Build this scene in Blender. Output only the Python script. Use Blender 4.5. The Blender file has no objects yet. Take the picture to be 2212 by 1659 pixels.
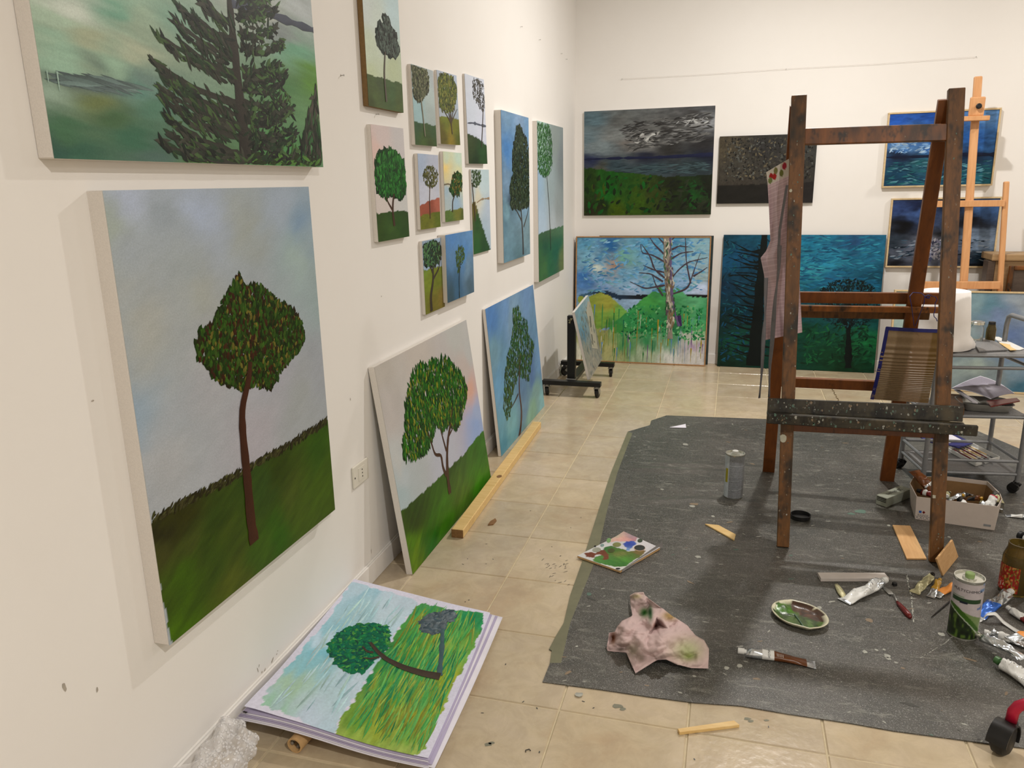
import bpy, math, random
import numpy as np
from mathutils import Vector, Matrix
random.seed(7); RNG = np.random.RandomState(7)
S = bpy.context.scene
COL = S.collection
# ------------------------------------------------------------------ camera
W, H = 2212, 1659
F_, PITCH, YAW, ROLL = 1676.314, 0.251697, 0.276210, -0.0170614
CAM = np.array([1.227936, 0.0, 1.42])
fw = np.array([-math.sin(YAW)*math.cos(PITCH), math.cos(YAW)*math.cos(PITCH), -math.sin(PITCH)])
_r = np.array([math.cos(YAW), math.sin(YAW), 0]); _u = np.cross(_r, fw)
rt = math.cos(ROLL)*_r + math.sin(ROLL)*_u
up = -math.sin(ROLL)*_r + math.cos(ROLL)*_u
cd = bpy.data.cameras.new('camera'); cam = bpy.data.objects.new('camera', cd); COL.objects.link(cam)
m = Matrix.Identity(4)
for i in range(3):
    m[i][0] = rt[i]; m[i][1] = up[i]; m[i][2] = -fw[i]; m[i][3] = CAM[i]
cam.matrix_world = m
cd.sensor_fit = 'HORIZONTAL'; cd.sensor_width = 36; cd.lens = F_/W*36; cd.clip_start = 0.05
S.camera = cam
S.view_settings.view_transform = 'Standard'; S.view_settings.look = 'None'
S.view_settings.gamma = 1; S.view_settings.use_curve_mapping = False
S.view_settings.exposure = 0.0
# ------------------------------------------------------------------ light
wd = bpy.data.worlds.new('world'); S.world = wd; wd.use_nodes = True
wd.node_tree.nodes['Background'].inputs[0].default_value = (0.95, 0.92, 0.9, 1)
wd.node_tree.nodes['Background'].inputs[1].default_value = 0.10
WARM = (1.0, 0.955, 0.905)
LAMPS = [((1.65, 4.5, 3.12), 64), ((2.6, -0.45, 3.12), 74), ((4.0, 5.0, 3.12), 30), ((4.4, 2.2, 3.12), 14), ((4.8, -1.2, 3.12), 12)]
for loc, pw in LAMPS:            # recessed round ceiling lamps, shining down
    ld = bpy.data.lights.new('ceiling_lamp', 'AREA'); ld.shape = 'DISK'; ld.size = 0.08; ld.energy = pw; ld.color = WARM
    lo = bpy.data.objects.new('ceiling_lamp', ld); lo.location = loc; COL.objects.link(lo)
# ------------------------------------------------------------------ measuring
def proj(P):
    d = np.asarray(P, float) - CAM; z = d @ fw
    return np.stack([W/2 + F_*(d@rt)/z, H/2 - F_*(d@up)/z], -1)
def ray(x, y): return fw*F_ + (x-W/2)*rt - (y-H/2)*up
def atx(x, y, X=0.0):
    d = ray(x, y); return CAM + d*(X-CAM[0])/d[0]
def aty(x, y, Y):
    d = ray(x, y); return CAM + d*Y/d[1]
def atz(x, y, Z=0.0):
    d = ray(x, y); return CAM + d*(Z-CAM[2])/d[2]
def atp(x, y, y0, k):            # plane y = y0 + k z
    d = ray(x, y); return CAM + d*(y0 + k*CAM[2])/(d[1]-k*d[2])
D = 6.28                         # back wall
V = Vector
# ------------------------------------------------------------------ colours
KW = np.array([1.08, 1.15, 1.24])
def lin(c):
    c = np.asarray(c, float)/255.0
    return np.where(c <= 0.04045, c/12.92, ((c+0.055)/1.055)**2.4)
def alb(c, g=1.0): return np.clip(lin(c)*KW*g, 0, 0.92)
def rgba(c, g=1.0):
    a = alb(c, g); return (float(a[0]), float(a[1]), float(a[2]), 1)
# ------------------------------------------------------------------ objects
MW = {}
def tag(o, label=None, cat=None, group=None, kind=None):
    if label: o['label'] = label
    if cat: o['category'] = cat
    if group: o['group'] = group
    if kind: o['kind'] = kind
    return o
def thing(name, label, cat, loc, group=None, mat=None):
    o = bpy.data.objects.new(name, None); COL.objects.link(o)
    M = mat if mat is not None else Matrix.Translation(V([float(a) for a in loc]))
    o.matrix_world = M; o.empty_display_size = 0.05; MW[o.name] = M.copy()
    return tag(o, label, cat, group)
class MB:
    def __init__(s): s.v = []; s.f = []; s.c = None
    def add(s, vs, fs):
        b = len(s.v); s.v += [tuple(float(a) for a in p) for p in vs]
        s.f += [tuple(i+b for i in f) for f in fs]; return s
    def box(s, a, b):
        x0, y0, z0 = [min(p, q) for p, q in zip(a, b)]; x1, y1, z1 = [max(p, q) for p, q in zip(a, b)]
        vs = [(x, y, z) for z in (z0, z1) for y in (y0, y1) for x in (x0, x1)]
        return s.add(vs, [(0, 2, 3, 1), (4, 5, 7, 6), (0, 1, 5, 4), (2, 6, 7, 3), (0, 4, 6, 2), (1, 3, 7, 5)])
    def beam(s, p, q, w, d, side=(1, 0, 0), w2=None):
        p = V([float(a) for a in p]); q = V([float(a) for a in q]); ax = (q-p).normalized()
        a = V(side); a = (a - ax*a.dot(ax)).normalized(); b = ax.cross(a); vs = []
        for pt, ww in ((p, w), (q, w2 or w)):
            for sx, sy in ((-1, -1), (1, -1), (1, 1), (-1, 1)): vs.append(pt + a*sx*ww/2 + b*sy*d/2)
        return s.add(vs, [(3, 2, 1, 0), (4, 5, 6, 7), (0, 1, 5, 4), (1, 2, 6, 5), (2, 3, 7, 6), (3, 0, 4, 7)])
    def prism(s, pts, n, h):          # planar polygon extruded by vector
        k = len(pts); n = V(n)*h; vs = [V(p) for p in pts] + [V(p)+n for p in pts]
        return s.add(vs, [tuple(range(k-1, -1, -1)), tuple(range(k, 2*k))] + [(i, (i+1) % k, k+(i+1) % k, k+i) for i in range(k)])
    def tube(s, path, r, n=8, closed=False):
        path = [V([float(a) for a in p]) for p in path]; rs = r if isinstance(r, (list, tuple)) else [r]*len(path)
        vs = []; k = len(path); prev = None
        for i, p in enumerate(path):
            t = (path[min(i+1, k-1)] - path[max(i-1, 0)]).normalized()
            a = prev - t*prev.dot(t) if prev is not None else t.cross(V((0.13, 0.21, 1)))
            if a.length < 1e-6: a = t.cross(V((1, 0.1, 0)))
            a.normalize(); prev = a; b = t.cross(a)
            for j in range(n):
                g = 2*math.pi*j/n; vs.append(p + (a*math.cos(g) + b*math.sin(g))*rs[i])
        fs = [(i*n+j, i*n+(j+1) % n, (i+1)*n+(j+1) % n, (i+1)*n+j) for i in range(k-1) for j in range(n)]
        fs += [tuple(range(n-1, -1, -1)), tuple(range((k-1)*n, k*n))]
        return s.add(vs, fs)
    def lathe(s, prof, c=(0, 0, 0), axis=(0, 0, 1), n=28, sx=1, sy=1, cap=True):
        ax = V(axis).normalized(); a = ax.cross(V((0, 1, 0.0)))
        if a.length < 0.1: a = ax.cross(V((1, 0, 0)))
        a.normalize(); a = -a if abs(ax.z) > .9 and a.x < 0 else a; b = ax.cross(a); c = V([float(t) for t in c]); vs = []
        for r, z in prof:
            for j in range(n):
                g = 2*math.pi*j/n; vs.append(c + ax*z + a*math.cos(g)*r*sx + b*math.sin(g)*r*sy)
        k = len(prof)
        fs = [(i*n+j, i*n+(j+1) % n, (i+1)*n+(j+1) % n, (i+1)*n+j) for i in range(k-1) for j in range(n)]
        if cap: fs += [tuple(range(n-1, -1, -1)), tuple(range((k-1)*n, k*n))]
        return s.add(vs, fs)
    def quad(s, a, b, c, d): return s.add([a, b, c, d], [(0, 1, 2, 3)])
    def build(s, name, mat, parent=None, smooth=False, bevel=0, seg=1, local=False, **tg):
        me = bpy.data.meshes.new(name); vs = np.array(s.v, float)
        if parent is not None and not local:
            Mi = np.array(MW[parent.name].inverted()); vs = vs @ Mi[:3, :3].T + Mi[:3, 3]
        me.from_pydata([tuple(p) for p in vs.tolist()], [], s.f)
        if s.c is not None:
            at = me.color_attributes.new('Col', 'FLOAT_COLOR', 'POINT')
            cc = np.ones((len(s.v), 4), np.float32); cc[:, :3] = np.asarray(s.c); at.data.foreach_set('color', cc.ravel())
        me.materials.append(mat); me.update()
        if smooth is True: me.polygons.foreach_set('use_smooth', [True]*len(me.polygons))
        o = bpy.data.objects.new(name, me); COL.objects.link(o)
        if isinstance(smooth, float):
            me.polygons.foreach_set('use_smooth', [True]*len(me.polygons)); me.set_sharp_from_angle(angle=smooth)
        if parent is not None: o.parent = parent; MW[o.name] = MW[parent.name]
        else: MW[o.name] = Matrix.Identity(4)
        if bevel:
            b = o.modifiers.new('bevel', 'BEVEL'); b.width = bevel; b.segments = seg; b.limit_method = 'ANGLE'
        return tag(o, **tg)
def solo(mb, name, mat, loc, label, cat, group=None, **k):
    # a thing that is one mesh, with its origin on its base
    M = Matrix.Translation(V([float(a) for a in loc])); mb.v = [tuple(np.array(p)-np.array(loc, float)) for p in mb.v]
    o = mb.build(name, mat, None, **k); o.matrix_world = M; MW[o.name] = M
    return tag(o, label, cat, group)
# ------------------------------------------------------------------ materials
class NT:
    def __init__(s, name):
        s.m = bpy.data.materials.new(name); s.m.use_nodes = True; s.t = s.m.node_tree; s.N = s.t.nodes; s.L = s.t.links
        s.b = s.N['Principled BSDF']; s._c = None
    def n(s, typ, **k):
        o = s.N.new(typ)
        for a, v in k.items():
            if a.startswith('i_'): o.inputs[a[2:].replace('_', ' ')].default_value = v
            else: setattr(o, a, v)
        return o
    def coord(s, scale=(1, 1, 1), kind='Object'):
        tc = s.n('ShaderNodeTexCoord'); mp = s.n('ShaderNodeMapping'); mp.inputs['Scale'].default_value = scale
        s.L.new(tc.outputs[kind], mp.inputs['Vector']); return mp.outputs[0]
    def noise(s, vec, scale, detail=4, rough=.6, dist=0):
        o = s.n('ShaderNodeTexNoise'); o.inputs['Scale'].default_value = scale; o.inputs['Detail'].default_value = detail
        o.inputs['Roughness'].default_value = rough; o.inputs['Distortion'].default_value = dist
        s.L.new(vec, o.inputs['Vector']); return o.outputs['Fac']
    def ramp(s, fac, stops):
        o = s.n('ShaderNodeValToRGB'); e = o.color_ramp.elements
        while len(e) < len(stops): e.new(0.5)
        for el, (p, c) in zip(e, stops): el.position = p; el.color = tuple(c)+(1,) if len(c) == 3 else c
        s.L.new(fac, o.inputs[0]); return o.outputs[0]
    def mix(s, fac, a, b, mode='MIX'):
        o = s.n('ShaderNodeMix', data_type='RGBA', blend_type=mode)
        for sock, v in ((o.inputs[0], fac), (o.inputs[6], a), (o.inputs[7], b)):
            if hasattr(v, 'is_output'): s.L.new(v, sock)
            else: sock.default_value = v
        return o.outputs[2]
    def bump(s, h, strength=.3, dist=.002):
        o = s.n('ShaderNodeBump'); o.inputs['Strength'].default_value = strength; o.inputs['Distance'].default_value = dist
        s.L.new(h, o.inputs['Height']); s.L.new(o.outputs[0], s.b.inputs['Normal'])
    def col(s, c):
        if hasattr(c, 'is_output'): s.L.new(c, s.b.inputs['Base Color'])
        else: s.b.inputs['Base Color'].default_value = c
    def set(s, rough=.5, metal=0, spec=.5, trans=0, ior=1.45, alpha=1):
        s.b.inputs['Roughness'].default_value = rough; s.b.inputs['Metallic'].default_value = metal
        s.b.inputs['Specular IOR Level'].default_value = spec; s.b.inputs['Transmission Weight'].default_value = trans
        s.b.inputs['IOR'].default_value = ior; return s
def g3(c, g=1): return tuple(float(a) for a in alb(c, g))
def plain(name, c, rough=.55, metal=0, var=.12, scale=30, bump=.1, spec=.5, g=1):
    t = NT(name); v = t.coord(); f = t.noise(v, scale); a = alb(c, g)
    t.col(t.ramp(f, [(.3, tuple(a*(1-var))), (.7, tuple(np.clip(a*(1+var), 0, .95)))])); t.set(rough, metal, spec)
    if bump: t.bump(f, bump, .001)
    return t.m
def wood(name, c1, c2, grain=(40, 40, 3), rough=.5, spots=None, g=1, bump=.15):
    t = NT(name); v = t.coord(grain); f = t.noise(v, 1.0, 6, .65, .6)
    c = t.ramp(f, [(.32, g3(c1, g)), (.68, g3(c2, g))])
    if spots:
        v2 = t.coord((1, 1, .55)); q = 0
        for col, sc, lo, hi in spots:
            q += 1; mp = t.coord((1+.1*q, 1, .6)); fn = t.noise(mp, sc, 3, .7)
            c = t.mix(t.ramp(fn, [(lo, (0, 0, 0)), (hi, (1, 1, 1))]), c, g3(col, g)+(1,))
    t.col(c); t.set(rough); t.bump(f, bump, .001); return t.m
def attr_mat(name, rough=.5, bs=300, bump=.25, aniso=(1, 1, 1), spec=.5):
    t = NT(name); a = t.n('ShaderNodeAttribute', attribute_name='Col'); v = t.coord(aniso); f = t.noise(v, bs, 3, .6, .5)
    o = t.n('ShaderNodeMix', data_type='RGBA', blend_type='MULTIPLY'); o.inputs[0].default_value = 1
    t.L.new(a.outputs['Color'], o.inputs[6]); t.L.new(t.ramp(f, [(.25, (.86, .86, .86)), (.75, (1.06, 1.06, 1.06))]), o.inputs[7])
    t.col(o.outputs[2]); t.set(rough, 0, spec); t.bump(f, bump, .0006); return t.m
M = {}
def wallmat():
    t = NT('wall_paint'); v = t.coord(); f = t.noise(v, 1.3, 5, .6); f2 = t.noise(v, 90, 3)
    t.col(t.ramp(f, [(.3, (.80, .775, .74)), (.7, (.83, .81, .78))])); t.set(.7, 0, .3); t.bump(f2, .08, .002); return t.m
M['wall'] = wallmat()
M['canvas'] = attr_mat('oil_paint', .40, 260, .35, (1, 1, 1), .22)
M['paper_paint'] = attr_mat('watercolour', .75, 120, .05, spec=.2)
M['ceramic_paint'] = attr_mat('wet_paint', .25, 200, .5)
M['cloth_paint'] = attr_mat('printed_cloth', .9, 700, .3, spec=.1)
M['canvas_side'] = plain('primed_canvas', (214, 203, 190), .85, var=.05, scale=300, bump=.3, spec=.1)
M['brown_side'] = plain('linen_edge', (120, 92, 55), .8, scale=120)
M['dark_side'] = plain('dark_edge', (45, 48, 45), .8)
M['frame_pale'] = wood('pale_frame_wood', (190, 160, 115), (205, 178, 135), (60, 60, 4))
M['frame_brown'] = wood('brown_frame_wood', (150, 105, 62), (175, 130, 85), (60, 60, 4))
M['pine'] = wood('pine', (205, 165, 100), (220, 185, 125), (8, 60, 60))
M['pine_end'] = wood('pine_end', (110, 75, 40), (140, 100, 60), (80, 80, 80))
M['ply'] = wood('plywood_offcut', (195, 145, 92), (210, 165, 110), (50, 6, 50))
M['white_wood'] = plain('primed_wood', (185, 172, 160), .6, var=.05)
M['beech'] = wood('beech', (196, 138, 88), (212, 156, 106), (50, 50, 4), .4)
M['easel'] = wood('stained_easel_wood', (88, 48, 12), (120, 68, 22), (45, 45, 5), .42, [((22, 16, 8), 16, .55, .66), ((40, 25, 10), 6, .5, .75), ((120, 118, 95), 55, .70, .74)], g=1.25)
M['easel_dark'] = wood('grimy_easel_wood', (74, 46, 18), (108, 68, 28), (55, 55, 3), .5, [((26, 19, 9), 11, .52, .66), ((130, 125, 110), 48, .68, .74), ((36, 25, 11), 5, .55, .7)], g=1.15)
M['easel_red'] = wood('red_brown_easel_wood', (82, 42, 12), (104, 56, 18), (40, 40, 4), .4, [((28, 16, 6), 12, .62, .72)], g=1.2)
M['tray_wood'] = wood('paint_caked_wood', (38, 33, 24), (58, 52, 40), (8, 40, 40), .55, [((20, 18, 14), 14, .45, .6), ((105, 125, 110), 26, .62, .70), ((165, 165, 155), 60, .68, .72), ((70, 60, 42), 9, .55, .7)], g=1.15, bump=.5)
M['tray_top'] = plain('pale_dusty_wood', (165, 150, 120), .6, var=.3, scale=20)
M['steel'] = plain('grey_painted_steel', (128, 126, 124), .4, .35, .08, 60, .05)
M['mesh'] = plain('grey_shelf_mesh', (122, 118, 114), .5, .3, .25, 260, .3)
M['black'] = plain('black_steel', (22, 21, 20), .38, .2, .2, 40, .05)
M['rubber'] = plain('black_rubber', (14, 13, 13), .5, 0, .2)
M['zinc'] = plain('zinc_plate', (160, 155, 145), .35, .7, .1)
M['foil'] = plain('crumpled_foil', (200, 200, 198), .22, .9, .15, 45, 1.0)
M['tin'] = plain('tin_lid', (205, 200, 185), .2, .85, .05)
M['white_card'] = plain('white_card', (180, 164, 150), .75, var=.04, spec=.2)
M['kraft'] = plain('kraft_card', (120, 88, 52), .8, var=.1)
M['white_plastic'] = plain('white_plastic', (226, 216, 205), .55, var=.02, bump=0)
M['plastic_wht'] = plain('white_cap_plastic', (205, 200, 190), .4, var=.03)
M['grey_box'] = plain('grey_green_card', (150, 150, 132), .7, var=.08, g=.9)
M['ink'] = plain('black_ink', (28, 24, 22), .7)
M['brown_print'] = plain('brown_label_print', (88, 46, 14), .3, var=.15)
M['maroon'] = plain('dark_red_lacquer', (98, 24, 22), .25)
M['red'] = plain('crimson_plastic', (160, 14, 44), .45)
M['blue'] = plain('blue_foil_print', (45, 92, 170), .25, .3, .3, 60, .5)
M['orange'] = plain('orange_print', (225, 140, 60), .4)
M['yellow'] = plain('yellow_print', (165, 150, 20), .5)
M['green_print'] = plain('green_print', (60, 95, 50), .4)
M['lime_print'] = plain('light_green_print', (125, 145, 85), .4)
M['navy'] = plain('navy_tape', (22, 26, 92), .5)
M['paper'] = plain('white_paper', (214, 206, 208), .8, var=.03, spec=.15)
M['paper_gap_shade'] = plain('painted_gap_shade', (170, 158, 178), .8, var=.03, spec=.15)  # white sheets with the lilac gap shade painted into their colour
M['cardboard'] = plain('tube_cardboard', (190, 150, 100), .8)
M['olive_tape'] = plain('olive_tape', (108, 104, 78), .45, var=.1, scale=15)
M['socket'] = plain('ivory_plastic', (212, 202, 184), .35, var=.02, bump=0)
M['ochre_foil'] = plain('ochre_stained_foil', (168, 158, 118), .4, .3, .25, 50, .6)
M['amber'] = plain('amber_paint', (170, 125, 30), .3)
M['chain'] = plain('brass_chain', (110, 85, 40), .4, .6)
M['grey_cloth'] = plain('grey_tape_cloth', (112, 108, 108), .9)
M['furn'] = wood('old_oak', (140, 110, 75), (165, 132, 92), (4, 40, 40))
M['furn_dark'] = wood('dark_panel', (70, 55, 45), (85, 70, 58), (10, 10, 40))
def glassmat(name, tint, rough=.05, mixw=.35):
    t = NT(name); t.col(rgba(tint)); t.set(rough, 0, .5, .85, 1.45); return t.m
M['glass'] = glassmat('clear_glass', (225, 228, 222))
M['glass_oil'] = glassmat('oily_glass', (150, 125, 60), .12)
M['liquid'] = plain('murky_turpentine', (120, 98, 48), .2, bump=0)
def bubble():
    t = NT('bubble_wrap'); t.col((.95, .94, .94, 1)); t.set(.12, 0, 1.0); t.b.inputs['Alpha'].default_value = .42; v = t.coord(); t.bump(t.noise(v, 60, 3), .7, .006); return t.m
M['bubble'] = bubble()
def tilemat():
    t = NT('floor_tile'); oi = t.n('ShaderNodeObjectInfo'); tc = t.n('ShaderNodeTexCoord'); g = t.n('ShaderNodeNewGeometry')
    v = g.outputs['Position']; f = t.noise(v, 3.2, 6, .62, .4); f2 = t.noise(v, 11, 5, .7, .8); f3 = t.noise(v, 60, 3)
    c = t.ramp(f, [(.28, g3((178, 152, 120), .98)), (.48, g3((192, 172, 140), .98)), (.72, g3((198, 178, 152), .98))])
    c = t.mix(t.ramp(f2, [(.40, (.35, .35, .35)), (.62, (0, 0, 0))]), c, g3((160, 140, 114), .98)+(1,))
    rnd = t.ramp(oi.outputs['Random'], [(0, (.93, .93, .93)), (1, (1.05, 1.04, 1.02))])
    c = t.mix(1.0, c, rnd, 'MULTIPLY'); t.col(c); t.set(.20, 0, .5)
    vo = t.n('ShaderNodeTexNoise'); vo.inputs['Scale'].default_value = 45; t.L.new(v, vo.inputs['Vector'])
    t.bump(vo.outputs['Fac'], .35, .0022); return t.m
M['tile'] = tilemat()
M['grout'] = plain('grout', (205, 186, 150), .8, g=.9)
def matmat():
    t = NT('studio_mat'); g = t.n('ShaderNodeNewGeometry'); v = g.outputs['Position']
    f = t.noise(v, 2.6, 6, .68, .5); mp = t.n('ShaderNodeMapping'); mp.inputs['Scale'].default_value = (.3, 1, 1); t.L.new(v, mp.inputs[0])
    f2 = t.noise(mp.outputs[0], 26, 7, .8, .9); f3 = t.noise(v, 420, 2, .5); f4 = t.noise(v, 13, 5, .75, .8); f5 = t.noise(v, 60, 4, .8, .4)
    c = t.ramp(f, [(.3, g3((70, 68, 58), .60)), (.5, g3((88, 83, 73), .60)), (.72, g3((108, 100, 90), .60))])
    c = t.mix(t.ramp(f4, [(.32, (.75, .75, .75)), (.47, (0, 0, 0))]), c, g3((50, 48, 42))+(1,))
    c = t.mix(t.ramp(f2, [(.54, (0, 0, 0)), (.70, (.75, .75, .75))]), c, g3((140, 136, 122))+(1,))
    c = t.mix(t.ramp(f5, [(.62, (0, 0, 0)), (.72, (.6, .6, .6))]), c, g3((150, 146, 132))+(1,))
    c = t.mix(t.ramp(f5, [(.28, (.7, .7, .7)), (.38, (0, 0, 0))]), c, g3((44, 42, 38))+(1,))
    c = t.mix(t.ramp(f3, [(.58, (0, 0, 0)), (.70, (.75, .75, .75))]), c, g3((160, 154, 146))+(1,))
    t.col(c); t.set(.36, 0, .6); t.bump(f3, .7, .001); return t.m
M['mat'] = matmat()
# ------------------------------------------------------------------ room
XR, YB, ZC = 5.6, -2.6, 3.14
def wallbox(name, a, b): return MB().box(a, b).build(name, M['wall'], None, kind='structure')
wallbox('wall_left', (-.12, YB-.12, 0), (0, D, ZC)); wallbox('wall_back', (-.12, D, 0), (XR, D+.12, ZC))
wallbox('wall_right', (XR, YB-.12, 0), (XR+.12, D+.12, ZC)); wallbox('wall_front', (0, YB-.12, 0), (XR, YB, ZC))
wallbox('ceiling', (-.12, YB-.12, ZC), (XR+.12, D+.12, ZC+.1))
bl = MB().box((0, YB, 0), (.012, D-.002, .078)); bl.box((0, YB, .078), (.007, D-.002, .083)).build('baseboard_left', M['wall'], None, kind='structure', bevel=.002)
MB().box((.012, D-.012, 0), (XR, D, .08)).build('baseboard_back', M['wall'], None, kind='structure', bevel=.002)
TX, TY, A0, B0 = .3496, .3456, .130, 1.4826-5*.3456
floor = MB().box((-.12, YB-.12, -.1), (XR+.12, D+.12, -.0035)).build('floor', M['grout'], None, kind='structure')
def tilemesh(w, h):
    mb = MB(); b = .003; z0, z1 = -.0035, 0
    vs = [(0, 0, z0), (w, 0, z0), (w, h, z0), (0, h, z0), (b, b, z1), (w-b, b, z1), (w-b, h-b, z1), (b, h-b, z1)]
    mb.add(vs, [(4, 5, 6, 7), (0, 1, 5, 4), (1, 2, 6, 5), (2, 3, 7, 6), (3, 0, 4, 7)])
    me = bpy.data.meshes.new('tile'); me.from_pydata(mb.v, [], mb.f); me.materials.append(M['tile']); return me
GR = .0036; cnt = 0; tm = {}; rest = MB()
nx = int((XR-A0)/TX)+1; ny = int((D-B0)/TY)+1; ny0 = int((B0-YB)/TY)+1
for j in range(-ny0, ny):
    for i in range(-1, nx):
        x0 = max(A0+i*TX, 0); x1 = min(A0+(i+1)*TX, XR); y0 = max(B0+j*TY, YB); y1 = min(B0+(j+1)*TY, D)
        if x1-x0 < .02 or y1-y0 < .02: continue
        w = round(x1-x0-GR, 4); h = round(y1-y0-GR, 4)
        if y0 > .75 and x0 < 3.6 and cnt < 290:
            if (w, h) not in tm: tm[(w, h)] = tilemesh(w, h)
            o = bpy.data.objects.new('tile', tm[(w, h)]); COL.objects.link(o); o.location = (x0+GR/2, y0+GR/2, -random.random()*.0004); o.parent = floor; cnt += 1
        else:
            rest.add([(x0+GR/2, y0+GR/2, 0), (x0+GR/2+w, y0+GR/2, 0), (x0+GR/2+w, y0+GR/2+h, 0), (x0+GR/2, y0+GR/2+h, 0)], [(0, 1, 2, 3)])
rest.build('distant_tiles', M['tile'], floor, kind='stuff')
# ------------------------------------------------------------------ painting engine
_ng = {}
def vnoise(x, y, seed):
    if seed not in _ng: _ng[seed] = np.random.RandomState(seed).rand(64, 64)
    g = _ng[seed]; xi = np.floor(x).astype(int); yi = np.floor(y).astype(int); fx = x-xi; fy = y-yi
    fx = fx*fx*(3-2*fx); fy = fy*fy*(3-2*fy); a = g[xi % 64, yi % 64]; b = g[(xi+1) % 64, yi % 64]; c = g[xi % 64, (yi+1) % 64]; d = g[(xi+1) % 64, (yi+1) % 64]
    return (a*(1-fx)+b*fx)*(1-fy) + (c*(1-fx)+d*fx)*fy
def fbm(x, y, seed, o=4):
    s = 0; a = 1; t = 0
    for k in range(o): s = s + a*vnoise(x*2**k, y*2**k, seed+k); t += a; a *= .55
    return s/t - .5
def inpoly(x, y, P):
    r = np.zeros(np.shape(x), bool); n = len(P)
    for i in range(n):
        x0, y0 = P[i]; x1, y1 = P[(i+1) % n]
        if y0 == y1: continue
        c = ((y0 > y) != (y1 > y)) & (x < (x1-x0)*(y-y0)/(y1-y0)+x0); r ^= c
    return r
def homog(src, dst):
    A = []
    for (x, y), (u, v) in zip(src, dst):
        A.append([x, y, 1, 0, 0, 0, -u*x, -u*y, -u]); A.append([0, 0, 0, x, y, 1, -v*x, -v*y, -v])
    return np.linalg.svd(np.array(A, float))[2][-1].reshape(3, 3)
class Art:
    """picture painted on a rectangle: BL, BR, TR, TL corners in space"""
    def __init__(s, c3, seed=1, cell=2.6, gain=1.0, bend=None):
        s.c = [np.array(p, float) for p in c3]; s.px = proj(s.c); s.seed = seed; s.gain = gain; s.bend = bend
        s.w = np.linalg.norm(s.c[1]-s.c[0]); s.h = np.linalg.norm(s.c[3]-s.c[0])
        s.Hm = homog(s.px, [(0, 0), (s.w, 0), (s.w, s.h), (0, s.h)]); s.Hi = np.linalg.inv(s.Hm)
        s.rs = np.random.RandomState(seed)
        pw = max(np.linalg.norm(s.px[1]-s.px[0]), np.linalg.norm(s.px[2]-s.px[3])); ph = max(np.linalg.norm(s.px[3]-s.px[0]), np.linalg.norm(s.px[2]-s.px[1]))
        s.nx = int(np.clip(pw/cell, 12, 260)); s.ny = int(np.clip(ph/cell, 12, 380)); s.regs = []; s.P = []; s.F = []; s.C = []
        s.nv = 0
    def uv(s, pts):
        pts = np.asarray(pts, float).reshape(-1, 2); q = np.c_[pts, np.ones(len(pts))] @ s.Hm.T; return q[:, :2]/q[:, 2:]
    def reg(s, samples, poly=None, warp=.06, amp=.10, ang=0, st=3.0, sc=12, pw=3.0, edge=.004, ay=1.0):
        """colour field from picture samples (x, y, rgb), optionally inside a polygon"""
        pt = s.uv([(a, b) for a, b, _ in samples]); cl = np.array([lin(c) for _, _, c in samples])
        s.regs.append((pt, cl, None if poly is None else s.uv(poly), warp, amp, ang, st, sc, pw, edge, ay)); return s
    def eval(s, U, Vv):
        out = np.zeros(U.shape+(3,))
        for k, (pt, cl, poly, warp, amp, ang, st, sc, pw, edge, ay) in enumerate(s.regs):
            ca, sa = math.cos(ang), math.sin(ang); a = U*ca+Vv*sa; b = -U*sa+Vv*ca; sd = s.seed*17+k*5
            a2 = a*sc/st; b2 = b*sc; n1 = fbm(a2+3, b2, sd); n2 = fbm(a2+9, b2+5, sd+7); n3 = fbm(a2*2.7, b2*2.7, sd+3); n4 = fbm(a2*6, b2*7, sd+4, 3)
            Uw = U+n1*warp*2; Vw = Vv+n2*warp*2
            d2 = (Uw[..., None]-pt[:, 0])**2+(ay*(Vw[..., None]-pt[:, 1]))**2+3e-4; wt = d2**(-pw/2); wt /= wt.sum(-1, keepdims=True)
            c = (wt[..., None]*cl).sum(-2); c = c*(1+amp*(n3*1.6+n4*1.4+n1)[..., None])
            if poly is None: out = c
            else:
                e = (vnoise(U*60+5, Vv*60, sd)-.5)*2*edge; e2 = (vnoise(U*50, Vv*50+8, sd+1)-.5)*2*edge
                msk = inpoly(U+e, Vv+e2, poly); out = np.where(msk[..., None], c, out)
        return np.clip(out, 0, 1)
    def _push(s, pts, cols, z, face=None):
        n = len(pts); s.P += [(p[0], p[1], z) for p in pts]; s.C += list(cols)
        s.F.append(tuple(range(s.nv, s.nv+n))); s.nv += n
    def dab(s, x, y, l, w, a, c, z):
        l2 = l/2; w2 = w/2; ca, sa = math.cos(a), math.sin(a)
        sh = [(-l2, 0), (-l2*.45, -w2*.85), (l2*.3, -w2), (l2, 0), (l2*.35, w2*.9), (-l2*.5, w2)]
        pts = [(x+p*ca-q*sa, y+p*sa+q*ca) for p, q in sh]
        if min(p[0] for p in pts) < 0 or max(p[0] for p in pts) > s.w or min(p[1] for p in pts) < 0 or max(p[1] for p in pts) > s.h: return
        k = np.array(c); s._push(pts, [k*.85, k, k*1.1, k*1.15, k, k*.8], z)
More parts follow.
